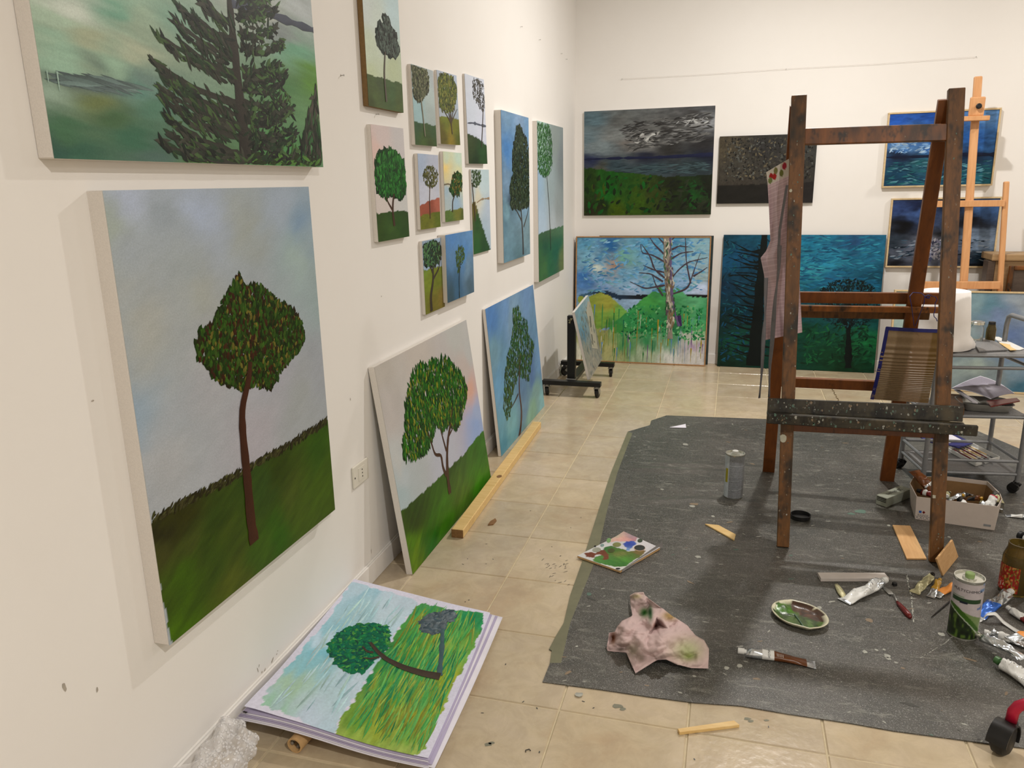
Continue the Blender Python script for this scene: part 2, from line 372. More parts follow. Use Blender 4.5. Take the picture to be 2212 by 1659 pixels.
    def dabs(s, where, n, cols, l, w, ang=90, ja=25, z=1, bias=None, thin=0):
        """where: pixel polygon or list of pixel ellipses"""
        rs = s.rs
        if len(where[0]) == 2: P = s.uv(where); lo = P.min(0); hi = P.max(0); tst = lambda a, b: inpoly(np.array([a]), np.array([b]), P)[0]
        else:
            E = []
            for cx, cy, rx, ry in where:
                q = s.uv([(cx, cy), (cx+rx, cy), (cx, cy-ry)]); E.append((q[0], abs(q[1][0]-q[0][0]), abs(q[2][1]-q[0][1])))
            lo = np.min([e[0]-np.array(e[1:]) for e in E], 0); hi = np.max([e[0]+np.array(e[1:]) for e in E], 0)
            tst = lambda a, b: any(((a-e[0][0])/e[1])**2+((b-e[0][1])/e[2])**2 < 1 for e in E)
        L = [lin(c) for c in cols]; k = 0; tries = 0; ph = rs.rand()*9
        while k < n and tries < n*12:
            tries += 1; a = lo[0]+rs.rand()*(hi[0]-lo[0]); b = lo[1]+rs.rand()*(hi[1]-lo[1])
            if not tst(a, b): continue
            if thin and vnoise(np.array([a/thin+ph]), np.array([b/thin+ph]), s.seed)[0] < .42: continue
            c = L[int(rs.rand()**1.3*len(L)) % len(L)]*(.75+.5*rs.rand()); f = .6+.8*rs.rand()
            s.dab(a, b, l*f, w*f, math.radians(ang+rs.randn()*ja), c, z*.0003+rs.rand()*.0006); k += 1
        return s
    def crown(s, where, n, cols, l, w, ang=90, ja=25, z=1):
        dk = [tuple(.62*q for q in c) for c in cols[:3]]
        s.dabs(where, int(n*.55), dk, l*1.9, w*2.4, ang, ja+10, max(z-1.5, 0)); return s.dabs(where, n, cols, l, w, ang, ja, z+1)
    def line(s, pts, w0, w1, c, z=1.5, n=14, jit=.0):
        q = s.uv(pts); seg = np.r_[0, np.cumsum(np.linalg.norm(np.diff(q, axis=0), axis=1))]; t = np.linspace(0, seg[-1], n)
        x = np.interp(t, seg, q[:, 0]); y = np.interp(t, seg, q[:, 1])
        if len(pts) > 2:
            for _ in range(2): x[1:-1] = (x[:-2]+2*x[1:-1]+x[2:])/4; y[1:-1] = (y[:-2]+2*y[1:-1]+y[2:])/4
        dx = np.gradient(x); dy = np.gradient(y); ln = np.hypot(dx, dy)+1e-9; nxv = -dy/ln; nyv = dx/ln; C = lin(c)
        b = s.nv; zz = z*.0003+.0004+s.rs.rand()*.0002
        for i in range(n):
            wd = (w0+(w1-w0)*i/(n-1))/2*(1+jit*s.rs.randn())
            for sg in (-1, 0, 1):
                s.P.append((min(max(x[i]+nxv[i]*wd*sg, 0), s.w), min(max(y[i]+nyv[i]*wd*sg, 0), s.h), zz)); s.C.append(C*(1+.16*sg)*(.9+.2*s.rs.rand()))
        for i in range(n-1):
            for k in (0, 1): s.F.append((b+i*3+k, b+i*3+k+1, b+i*3+k+4, b+i*3+k+3))
        s.nv += 3*n; return s
    def ellipse(s, cx, cy, rx, ry, c, z=2, n=14):
        q = s.uv([(cx+rx*math.cos(k*2*math.pi/n), cy+ry*math.sin(k*2*math.pi/n)) for k in range(n)]); C = lin(c)
        s._push(q, [C*(.85+.3*s.rs.rand()) for _ in range(n)], z*.0003); return s
    def poly(s, pts, c, z=2):
        q = s.uv(pts); C = lin(c); s._push(q, [C*(.92+.16*s.rs.rand()) for _ in q], z*.0003); return s
    def build(s, name, parent, mat='canvas', lift=.0006, kind=None, label=None):
        us = np.linspace(0, s.w, s.nx); vs = np.linspace(0, s.h, s.ny); U, Vv = np.meshgrid(us, vs); C = s.eval(U, Vv).reshape(-1, 3)
        n0 = s.nx*s.ny; P = np.c_[U.ravel(), Vv.ravel(), np.zeros(n0)]
        j, i = np.meshgrid(np.arange(s.ny-1), np.arange(s.nx-1), indexing='ij'); a = (j*s.nx+i).ravel()
        F = np.stack([a, a+1, a+s.nx+1, a+s.nx], 1).tolist() + [tuple(q+n0 for q in f) for f in s.F]
        if s.P: P = np.r_[P, np.array(s.P, float)]; C = np.r_[C, np.array(s.C, float)]
        fx = P[:, 0]/s.w; fy = P[:, 1]/s.h; bl, br, tr, tl = s.c
        X = (bl*((1-fx)*(1-fy))[:, None]+br*(fx*(1-fy))[:, None]+tr*(fx*fy)[:, None]+tl*((1-fx)*fy)[:, None])
        N = np.cross(br-bl, tl-bl); N /= np.linalg.norm(N); X = X+N*(P[:, 2]+lift)[:, None]
        if s.bend is not None: X = X+N*s.bend(fx, fy)[:, None]
        mb = MB(); mb.v = X; mb.f = F; mb.c = np.clip(C*KW*s.gain, 0, .95)
        tg = {}
        if kind: tg['kind'] = kind
        return mb.build(name, M[mat], parent, **tg)
# --- canvases
def canvas(name, label, c3, depth, art, side='canvas_side', cat='painting', group=None, frame=None, fw_=.012, cname='canvas'):
    """c3: BL BR TR TL of the front face; body extends behind it"""
    c = [V([float(a) for a in p]) for p in c3]; U = (c[1]-c[0]).normalized(); Vv = (c[3]-c[0]).normalized(); N = U.cross(Vv)
    Mx = Matrix.Identity(4); base = (c[0]+c[1])/2-N*depth
    for i in range(3): Mx[i][0] = U[i]; Mx[i][1] = Vv[i]; Mx[i][2] = N[i]; Mx[i][3] = base[i]
    t = thing(name, label, cat, base, group, Mx)
    w = (c[1]-c[0]).length; h = (c[3]-c[0]).length; b = MB()
    e = .0015
    b.box((-w/2, 0, 0), (w/2, h, depth-.0002)); b.build(cname, M[side], t, local=True, bevel=.002)
    art.build('painted_picture', t)
    if frame:
        fd = depth+.006; fm = M[frame]
        for a, bb in (((-w/2-fw_, -fw_, 0), (w/2+fw_, -.0005, fd)), ((-w/2-fw_, h+.0005, 0), (w/2+fw_, h+fw_, fd)), ((-w/2-fw_, 0, 0), (-w/2-.0005, h, fd)), ((w/2+.0005, 0, 0), (w/2+fw_, h, fd))):
            MB().box(a, bb).build('frame_strip', fm, t, local=True, bevel=.001)
    return t
def rectL(tl, tr, br, bl, x):      # hanging on the left wall, front face at x
    a, b, c, d = [atx(*q, x) for q in (tl, tr, br, bl)]
    y0 = (a[1]+d[1])/2; y1 = (b[1]+c[1])/2; z1 = (a[2]+b[2])/2; z0 = (c[2]+d[2])/2
    sl = ((b[2]-a[2])+(c[2]-d[2]))/4
    return [(x, y0, z0-sl), (x, y1, z0+sl), (x, y1, z1+sl), (x, y0, z1-sl)]
def rectB(tl, tr, br, bl, y):
    a, b, c, d = [aty(*q, y) for q in (tl, tr, br, bl)]
    x0 = (a[0]+d[0])/2; x1 = (b[0]+c[0])/2; z1 = (a[2]+b[2])/2; z0 = (c[2]+d[2])/2; sl = ((b[2]-a[2])+(c[2]-d[2]))/4
    return [(x0, y, z0-sl), (x1, y, z0+sl), (x1, y, z1+sl), (x0, y, z1-sl)]
def zc(ox, oy, s, pts): return [(ox+a/s, oy+b/s) for a, b in pts]
G1 = 'small tree canvases in the cluster on the left wall'
# 1 -- large spruce painting
def tall(c, bl, br, x, ztop):      # a canvas cut by the top of the picture: its bottom corners and its top height
    a = atx(*bl, x); b = atx(*br, x); z = (a[2]+b[2])/2
    return [(x, c[0][1], z), (x, c[1][1], z), (x, c[1][1], ztop), (x, c[0][1], ztop)]
c = tall(rectL((65, 0), (673, 0), (696, 358.7), (115, 346), .036), (115, 346), (696, 358.7), .036, 2.28)
A = Art(c, 11, 2.6)
A.reg([(150, 20, (200, 205, 190)), (300, 60, (155, 172, 148)), (120, 130, (155, 186, 160)), (300, 120, (170, 176, 150)), (250, 30, (120, 165, 140)), (180, 100, (165, 170, 140)),
       (130, 172, (88, 98, 90)), (250, 183, (92, 118, 110)), (100, 215, (145, 165, 145)), (200, 225, (115, 126, 78)), (150, 290, (68, 104, 74)), (300, 300, (62, 104, 80)), (250, 150, (150, 178, 152)),
       (110, 335, (55, 90, 76)), (350, 345, (80, 104, 94)), (600, 60, (140, 148, 145)), (650, 15, (175, 180, 178)), (640, 110, (112, 160, 130)), (620, 200, (85, 125, 80)), (400, 60, (130, 160, 140)),
       (670, 180, (96, 140, 58)), (600, 330, (84, 136, 80)), (450, 345, (84, 116, 64)), (560, 20, (185, 188, 176)), (300, 200, (100, 140, 125)), (250, 260, (75, 105, 70)), (100, 60, (170, 190, 165)), (200, -60, (190, 195, 185)), (500, -80, (180, 185, 180)), (320, 186, (110, 132, 122)), (200, 178, (90, 102, 96)), (90, 300, (60, 92, 76)), (170, 330, (58, 96, 76)), (330, 240, (84, 122, 100))], warp=.05, amp=.16, ang=-.12, st=6, sc=18, ay=2.4)
A.line([(500, 8), (560, 22), (620, 45), (684, 68)], .02, .014, (72, 76, 88), n=16, jit=.25); A.dabs([(97, 163), (200, 172), (300, 186), (300, 192), (180, 186), (100, 178)], 70, [(92, 106, 102), (84, 96, 94), (104, 122, 116)], .10, .007, -7, 4, .2)
A.line([(99, 152), (103, 178)], .003, .002, (150, 172, 156), 3); A.line([(121, 154), (127, 196)], .004, .002, (150, 172, 156), 3)
A.line([(493, -30), (500, 60), (512, 160), (522, 260), (532, 352)], .02, .045, (52, 48, 42), 1, jit=.15)
for tx, ty in [(332, 68), (372, 42), (326, 130), (345, 160), (340, 185), (347, 210), (350, 245), (362, 285), (342, 305), (385, 85), (378, 8), (415, 30), (372, 262), (400, 200), (395, 320), (420, -20), (430, 330)]:
    x0 = 500+(ty+90)*.07; y0 = min(ty+95+(tx-330)*-.25, 345); A.line([(x0, y0), ((tx+x0)/2+8, (ty+y0)/2+18), (tx+22, ty+16), (tx, ty)], .02, .005, (55, 54, 46), 1, jit=.3)
    for k in range(50):
        f = A.rs.rand()**.8; px_ = x0+(tx-x0)*f; py_ = y0+(ty-y0)*f+22*math.sin(f*3.1)+A.rs.randn()*7*(1.1-f*.5)
        q = A.uv([(px_, py_)])[0]; A.dab(q[0], q[1], .022+.03*A.rs.rand(), .006+.005*A.rs.rand(), math.radians(145+A.rs.randn()*22), lin([(48, 50, 42), (40, 58, 38), (62, 62, 52), (66, 88, 50), (30, 36, 30)][int(A.rs.rand()*5)])*(.8+.4*A.rs.rand()), .0006+A.rs.rand()*.0006)
for tx, ty in [(572, 18), (596, 62), (612, 95), (608, 140), (622, 155), (612, 180), (628, 215), (622, 250), (635, 235), (640, 300), (652, 325), (600, 20), (640, 278), (585, -10)]:
    x0 = 508+(ty+90)*.06; y0 = ty+18; A.line([(x0, y0-12), ((tx+x0)/2, y0+6), (tx-14, ty+6), (tx, ty-6)], .018, .004, (50, 50, 42), 1, jit=.3)
    for k in range(62):
        f = A.rs.rand()**.8; px_ = x0+(tx-x0)*f; py_ = y0-8+(ty-y0)*f+14*math.sin(f*2.6)+A.rs.randn()*7
        q = A.uv([(px_, py_)])[0]; A.dab(q[0], q[1], .018+.028*A.rs.rand(), .006+.005*A.rs.rand(), math.radians(20+A.rs.randn()*35), lin([(44, 48, 40), (36, 54, 36), (58, 60, 50), (70, 96, 54), (28, 34, 28)][int(A.rs.rand()*5)])*(.8+.4*A.rs.rand()), .0006+A.rs.rand()*.0006)
A.dabs([(400, 330), (640, 335), (690, 350), (690, 357), (430, 350)], 260, [(45, 60, 30), (80, 120, 50), (35, 45, 25)], .035, .008, 5, 20)
A.dabs([(684, 170), (694, 175), (696, 355), (640, 350), (655, 290), (672, 220)], 240, [(42, 48, 36), (30, 38, 28), (70, 66, 56), (50, 90, 50)], .045, .01, 75, 25)
canvas('tree_painting', 'largest canvas, dark spruce on misty green landscape, at the top left', c, .036, A)
# 2 -- tall canvas with a single tree on a slope
c = rectL((226, 409), (668, 405), (723, 1098), (365.5, 1399), .041); A = Art(c, 12, 2.7)
A.reg([(300, 430, (176, 184, 200)), (600, 430, (160, 170, 182)), (450, 470, (166, 176, 194)), (650, 490, (128, 150, 170)), (250, 500, (160, 168, 158)), (400, 600, (160, 166, 166)), (640, 560, (160, 176, 170)),
       (300, 700, (170, 170, 162)), (450, 800, (170, 168, 170)), (600, 800, (166, 164, 170)), (350, 1000, (170, 170, 170)), (650, 880, (160, 162, 160)), (300, 560, (158, 164, 168)), (430, 660, (166, 168, 160)),
       (290, 880, (144, 162, 176)), (560, 950, (172, 166, 170)), (680, 620, (152, 166, 164)), (380, 480, (150, 158, 164)), (540, 480, (158, 162, 156)), (690, 800, (158, 160, 164))], warp=.08, amp=.07, ang=.35, st=2.2, sc=9, pw=2.4)
A.reg([(380, 1120, (50, 50, 8)), (450, 1200, (52, 72, 12)), (600, 1000, (46, 62, 8)), (690, 960, (46, 78, 8)), (400, 1250, (58, 84, 8)), (500, 1230, (76, 84, 20)), (650, 1080, (62, 82, 14)), (470, 1130, (44, 62, 12)), (620, 1060, (66, 80, 20)),
       (400, 1350, (66, 96, 4)), (600, 1150, (44, 84, 8)), (345, 1200, (62, 62, 22)), (560, 1050, (48, 72, 20)), (700, 1040, (60, 84, 10)), (420, 1180, (64, 72, 22)), (560, 1180, (56, 84, 14)), (350, 1150, (38, 36, 12))],
      [(322, 1140), (335, 1118), (400, 1088), (460, 1054), (530, 1016), (600, 974), (660, 936), (700, 910), (730, 895), (760, 1080), (380, 1440)], warp=.07, amp=.28, ang=.42, st=4, sc=14, edge=.006)
A.dabs([(330, 1112), (460, 1046), (600, 968), (712, 898), (712, 912), (600, 982), (460, 1062), (332, 1128)], 500, [(40, 36, 14), (56, 52, 26), (70, 70, 34)], .02, .006, 35, 18)
cr = zc(180, 380, 1.595, [(540, 335), (560, 385), (610, 375), (650, 410), (700, 440), (755, 500), (762, 560), (745, 600), (690, 660), (650, 725), (590, 720), (545, 740), (500, 720), (470, 715), (440, 670), (400, 630), (385, 580), (400, 530), (440, 520), (470, 460), (490, 410), (520, 370)])
A.dabs(cr, 900, [(28, 40, 8), (40, 30, 10), (30, 55, 10)], .028, .014, 80, 30, 1)
A.dabs(cr, 2200, [(36, 66, 12), (26, 44, 8), (58, 28, 12), (50, 84, 18), (44, 36, 10), (56, 80, 22), (44, 70, 14), (104, 94, 34)], .017, .0085, 80, 28, 2)
A.line(zc(180, 380, 1.595, [(575, 640), (572, 700), (545, 800), (550, 900), (565, 1050), (575, 1180), (588, 1262)]), .020, .040, (62, 32, 18), 4, 24, .06)
canvas('tree_painting', 'tall white-edged canvas, one round tree on a steep green slope, nearest the baseboard papers', c, .041, A)
# small hanging canvases: (corners, depth, label, painter)
def small(corners, x, label, seed, fn, side='canvas_side', gain=1, frame=None, group=G1, cell=2.0, name='tree_painting'):
    c = rectL(*corners, x)
    if seed == 13: c = tall(c, corners[3], corners[2], x, 2.09)
    A = Art(c, seed, cell, gain); fn(A); return canvas(name, label, c, x-.0005, A, side, group=group)
def p3(A):
    A.reg([(820, 60, (200, 208, 196)), (850, 20, (186, 204, 204)), (800, 100, (194, 202, 178)), (850, 150, (180, 188, 152)), (800, 150, (190, 198, 162)), (790, 20, (200, 206, 200))], warp=.03, amp=.05, sc=14)
    A.reg([(820, 180, (62, 76, 44)), (850, 210, (62, 88, 48)), (810, 210, (76, 92, 46)), (860, 230, (72, 86, 40)), (800, 228, (60, 70, 30))], [(780, 158), (793, 160), (830, 170), (880, 184), (890, 260), (790, 240)], warp=.03, amp=.2, sc=20)
    A.crown([(836, 85, 21, 30), (845, 100, 16, 22), (834, 48, 6, 10)], 520, [(70, 84, 74), (50, 58, 52), (88, 100, 90), (14, 14, 14)], .016, .010, 60, 50)
    A.line([(831, 112), (829, 160), (834, 220)], .008, .014, (84, 74, 64), 3)
small(((782, 0), (859, 0), (872, 242), (797, 231)), .021, 'brown-edged canvas, grey-green tree on pale sky, at the top of the picture', 13, p3, 'brown_side')
def p4(A):
    A.reg([(820, 290, (206, 188, 182)), (860, 290, (196, 188, 184)), (815, 420, (208, 194, 184)), (870, 440, (198, 194, 188)), (812, 330, (216, 184, 172))], warp=.03, amp=.03, sc=8)
    A.reg([(820, 480, (46, 70, 14)), (860, 480, (38, 72, 14)), (850, 500, (52, 80, 24)), (870, 470, (40, 66, 20))], [(805, 463), (882, 455), (895, 520), (800, 530)], warp=.03, amp=.2, sc=20)
    A.line([(852, 488), (848, 455), (850, 425), (858, 400)], .018, .008, (66, 42, 26), 1); A.line([(847, 452), (838, 436), (830, 410)], .010, .004, (66, 42, 26), 1)
    A.crown([(845, 372, 30, 46), (830, 390, 17, 34), (862, 395, 16, 30)], 900, [(22, 88, 22), (16, 64, 20), (52, 124, 44), (20, 50, 16), (36, 104, 34)], .022, .010, 75, 28, 2)
small(((804, 270), (872, 276), (884, 511), (817, 523)), .019, 'canvas with a dense bright green tree under a pink sky', 14, p4)
def p5(A):
    A.reg([(900, 150, (150, 160, 155)), (930, 200, (172, 184, 178)), (905, 230, (150, 178, 178)), (935, 250, (160, 170, 164)), (938, 160, (170, 175, 175))], warp=.03, amp=.08, sc=14)
    A.reg([(905, 275, (46, 76, 46)), (935, 280, (52, 80, 44)), (915, 305, (66, 86, 34)), (930, 305, (56, 70, 26))], [(890, 264), (915, 267), (950, 273), (950, 325), (890, 320)], warp=.03, amp=.25, sc=20)
    A.crown([(908, 170, 19, 40), (905, 190, 14, 28)], 520, [(88, 90, 62), (116, 116, 86), (56, 60, 40), (70, 80, 50)], .014, .007, 60, 50); A.line([(910, 212), (914, 250), (918, 295)], .010, .010, (120, 112, 92), 3)
small(((890, 139), (936, 152), (943.5, 316.5), (898, 313)), .019, 'small canvas, leftmost of the three in the top row, olive tree with pale trunk', 15, p5)
def p6(A):
    A.reg([(970, 160, (180, 186, 198)), (950, 200, (166, 172, 178)), (985, 240, (160, 170, 180)), (990, 180, (170, 180, 195))], warp=.03, amp=.08, sc=14)
    A.reg([(965, 265, (104, 112, 26)), (985, 270, (98, 100, 20)), (975, 300, (134, 114, 34)), (960, 300, (90, 80, 20)), (990, 300, (80, 90, 20))], [(948, 252), (970, 254), (1000, 258), (1005, 320), (948, 320)], warp=.03, amp=.25, sc=20)
    for e in [(962, 215), (968, 205), (975, 205), (984, 215), (958, 235), (988, 235)]: A.line([(977, 290), (975, 265), e], .012, .003, (70, 56, 36), 1)
    A.crown([(969, 195, 19, 38), (966, 215, 18, 28)], 620, [(104, 114, 44), (82, 94, 36), (136, 130, 56), (60, 70, 30)], .016, .006, 70, 35)
small(((945.5, 152), (985.6, 161), (995.7, 313.5), (956, 312)), .019, 'small canvas, middle of the three in the top row, yellow-green bushy tree', 16, p6)
def p7(A):
    A.reg([(1015, 180, (198, 200, 206)), (1020, 240, (196, 200, 208)), (1040, 300, (202, 202, 212)), (1018, 300, (196, 198, 208))], warp=.04, amp=.06, sc=12)
    A.reg([(1020, 310, (46, 62, 28)), (1040, 330, (34, 68, 30)), (1030, 350, (26, 46, 22))], [(1010, 288), (1018, 291), (1034, 300), (1060, 320), (1060, 365), (1010, 360)], warp=.02, amp=.25, sc=20)
    A.line([(1012, 267), (1025, 266), (1038, 270), (1051, 272)], .006, .010, (78, 82, 94), 1, jit=.5)
    A.line([(1045, 235), (1043, 270), (1040, 318)], .009, .012, (64, 54, 44), 2); A.dabs([(1036, 195, 12, 34), (1042, 215, 8, 25)], 330, [(56, 52, 46), (84, 80, 70), (42, 40, 34)], .014, .006, 60, 45)
small(((1007, 161), (1046.3, 169.6), (1053, 354.4), (1015, 353.6)), .019, 'small canvas, rightmost of the three in the top row, dark-leaved tree above a pale lake', 17, p7)
def p8(A):
    A.reg([(905, 345, (164, 176, 194)), (940, 360, (180, 182, 194)), (930, 420, (194, 192, 198)), (912, 420, (190, 190, 200))], warp=.03, amp=.07, sc=14)
    A.reg([(915, 450, (150, 76, 54)), (945, 440, (166, 92, 72)), (930, 445, (140, 70, 50))], [(903, 446), (925, 434), (956, 424), (956, 465), (905, 475)], warp=.02, amp=.15, sc=20)
    A.reg([(920, 475, (104, 106, 24)), (945, 465, (86, 98, 16)), (930, 490, (112, 112, 30))], [(903, 468), (930, 461), (956, 455), (960, 500), (905, 505)], warp=.02, amp=.3, sc=30)
    A.line([(928, 400), (927, 430), (929, 472)], .006, .008, (80, 56, 40), 2); A.dabs([(930, 382, 16, 24)], 260, [(74, 76, 34), (106, 102, 54), (56, 56, 26)], .014, .006, 70, 45)
small(((900.3, 331), (944.6, 335.4), (952.7, 489.5), (910, 496.6)), .017, 'small canvas with a thin young tree in front of a red hill', 18, p8)
def p9(A):
    A.reg([(965, 340, (196, 208, 180)), (990, 345, (192, 210, 190)), (965, 365, (236, 202, 120)), (990, 370, (214, 210, 164)), (965, 388, (214, 196, 140)), (965, 412, (156, 178, 190)), (985, 440, (150, 174, 192))], warp=.03, amp=.06, sc=14)
    A.reg([(970, 465, (84, 108, 44)), (990, 460, (118, 118, 44)), (998, 468, (80, 90, 30))], [(955, 457), (980, 452), (1008, 447), (1008, 480), (960, 485)], warp=.02, amp=.3, sc=25)
    A.line([(958, 399), (968, 397), (979, 402)], .006, .005, (110, 98, 76), 1); A.line([(977, 458), (977, 435), (985, 412)], .012, .006, (66, 54, 40), 2)
    A.crown([(989, 393, 12, 20), (983, 408, 11, 14)], 300, [(34, 74, 32), (56, 98, 40), (126, 104, 44), (26, 50, 24)], .015, .007, 70, 45)
small(((956, 327), (996, 330.4), (1002, 474.7), (962.4, 479.7)), .017, 'small canvas with a yellow sunset sky and a bent green tree', 19, p9)
def p10(A):
    A.reg([(1040, 400, (190, 204, 204)), (1048, 380, (184, 200, 200)), (1032, 425, (212, 202, 176)), (1050, 500, (164, 180, 190)), (1055, 460, (176, 186, 196)), (1020, 420, (180, 190, 190))], warp=.03, amp=.05, sc=12)
    A.reg([(1030, 480, (24, 72, 20)), (1030, 530, (36, 84, 26)), (1024, 450, (100, 86, 30)), (1045, 530, (26, 66, 22))], [(1012, 442), (1027, 436), (1036, 470), (1059, 540), (1060, 560), (1020, 560)], warp=.02, amp=.25, sc=22)
    A.line([(1030, 438), (1040, 430), (1057, 428)], .004, .010, (150, 128, 100), 1, jit=.4); A.line([(1020, 395), (1024, 440), (1027, 478)], .010, .014, (66, 50, 34), 2)
    A.dabs([(1028, 383, 12, 22)], 230, [(56, 76, 44), (78, 98, 56), (40, 54, 30)], .015, .007, 70, 45)
small(((1014.3, 366), (1054.3, 365.8), (1062, 538.8), (1027, 548.5)), .012, 'small canvas with a tree at its left edge above a diagonal green slope and lake', 20, p10)
def p11(A):
    A.reg([(925, 530, (144, 160, 176)), (950, 540, (156, 172, 188)), (920, 570, (150, 168, 184))], warp=.03, amp=.07, sc=12)
    A.reg([(925, 610, (116, 126, 34)), (950, 600, (104, 112, 32)), (935, 660, (112, 100, 36)), (955, 640, (120, 100, 40)), (920, 590, (110, 130, 40))], [(910, 585), (935, 579), (960, 571), (968, 665), (915, 690)], warp=.03, amp=.25, sc=18)
    A.line([(932, 672), (930, 640), (936, 605), (935, 570)], .026, .012, (62, 50, 40), 2); A.line([(936, 602), (948, 580), (952, 545)], .012, .005, (62, 50, 40), 2); A.line([(935, 590), (924, 560), (920, 540)], .010, .004, (62, 50, 40), 2)
    A.crown([(932, 548, 21, 28)], 420, [(34, 58, 42), (68, 108, 58), (46, 46, 30), (90, 130, 80)], .017, .008, 60, 50)
small(((910, 522), (953, 512.7), (962.8, 661), (922.3, 679.3)), .017, 'small canvas with a twisted leafy tree on yellow grass, lowest of the cluster', 21, p11)
def p12(A):
    A.reg([(975, 520, (82, 128, 180)), (1010, 510, (96, 138, 180)), (975, 560, (92, 128, 164)), (1010, 580, (108, 134, 154)), (985, 620, (64, 96, 122)), (1015, 615, (80, 100, 112)), (1000, 545, (84, 130, 178)), (975, 640, (60, 80, 90))], warp=.05, amp=.14, sc=9, st=1)
    A.line([(994, 560), (991, 600), (992, 645)], .006, .008, (44, 48, 42), 2, jit=.3); A.dabs([(993, 550, 10, 22), (990, 575, 4, 14)], 150, [(64, 88, 30), (56, 70, 26), (84, 110, 60)], .018, .008, 70, 60)
small(((960.7, 508.4), (1019.3, 497), (1025.2, 630.8), (967, 654)), .036, 'small blue canvas with a spindly tree, lower right of the cluster', 22, p12)
def p13(A):
    A.reg([(1095, 260, (106, 138, 164)), (1125, 270, (122, 148, 174)), (1095, 320, (74, 124, 176)), (1095, 390, (116, 142, 164)), (1100, 425, (62, 78, 94)), (1095, 450, (114, 148, 158)), (1100, 520, (104, 136, 148)), (1140, 500, (110, 136, 142)),
           (1120, 555, (88, 116, 122)), (1140, 290, (108, 144, 176)), (1090, 480, (84, 118, 132)), (1135, 440, (120, 150, 170))], warp=.06, amp=.22, sc=13, st=2)
    A.line([(1130, 550), (1129, 500), (1126, 470), (1124, 420), (1126, 340)], .030, .006, (58, 52, 46), 1); A.line([(1128, 480), (1116, 455), (1106, 440)], .014, .004, (58, 52, 46), 1); A.line([(1131, 490), (1140, 460), (1144, 430)], .014, .005, (58, 52, 46), 1)
    A.crown([(1126, 350, 18, 66), (1122, 410, 19, 42), (1135, 400, 11, 50), (1122, 290, 8, 20), (1112, 440, 10, 12)], 1900, [(50, 64, 44), (62, 76, 52), (40, 50, 38), (84, 94, 64), (54, 72, 52), (34, 42, 30)], .016, .0075, 80, 32, 2)
small(((1080, 237), (1139, 253), (1147.6, 547.7), (1091, 567.5)), .038, 'tall narrow blue canvas with a dark full tree, left one of the tall pair', 23, p13, group='tall narrow tree canvases')
def p14(A):
    A.reg([(1165, 400, (152, 176, 194)), (1172, 480, (168, 186, 200)), (1200, 300, (142, 150, 144)), (1205, 450, (152, 158, 156)), (1213, 350, (130, 136, 136)), (1170, 300, (170, 196, 180)), (1190, 400, (156, 168, 168)), (1195, 480, (170, 178, 180))], warp=.02, amp=.06, sc=9, st=.3)
    A.reg([(1180, 520, (28, 74, 36)), (1210, 500, (30, 96, 56)), (1215, 560, (100, 110, 46)), (1190, 570, (34, 92, 44)), (1175, 590, (60, 100, 36)), (1200, 540, (26, 86, 50))], [(1155, 510), (1180, 499), (1225, 484), (1228, 590), (1160, 625)], warp=.04, amp=.25, sc=16)
    A.line([(1182, 380), (1187, 450), (1190, 540)], .008, .014, (44, 44, 30), 2)
    A.dabs([(1176, 318, 18, 66), (1180, 350, 14, 30)], 1500, [(52, 94, 48), (32, 70, 30), (64, 108, 56), (104, 146, 96)], .022, .0085, 80, 40, 2)
small(((1158.6, 260.8), (1214.7, 274), (1219.3, 581), (1168.3, 607.6)), .036, 'tall narrow canvas with a thin-trunked green tree on grey, right one of the tall pair', 24, p14, group='tall narrow tree canvases')
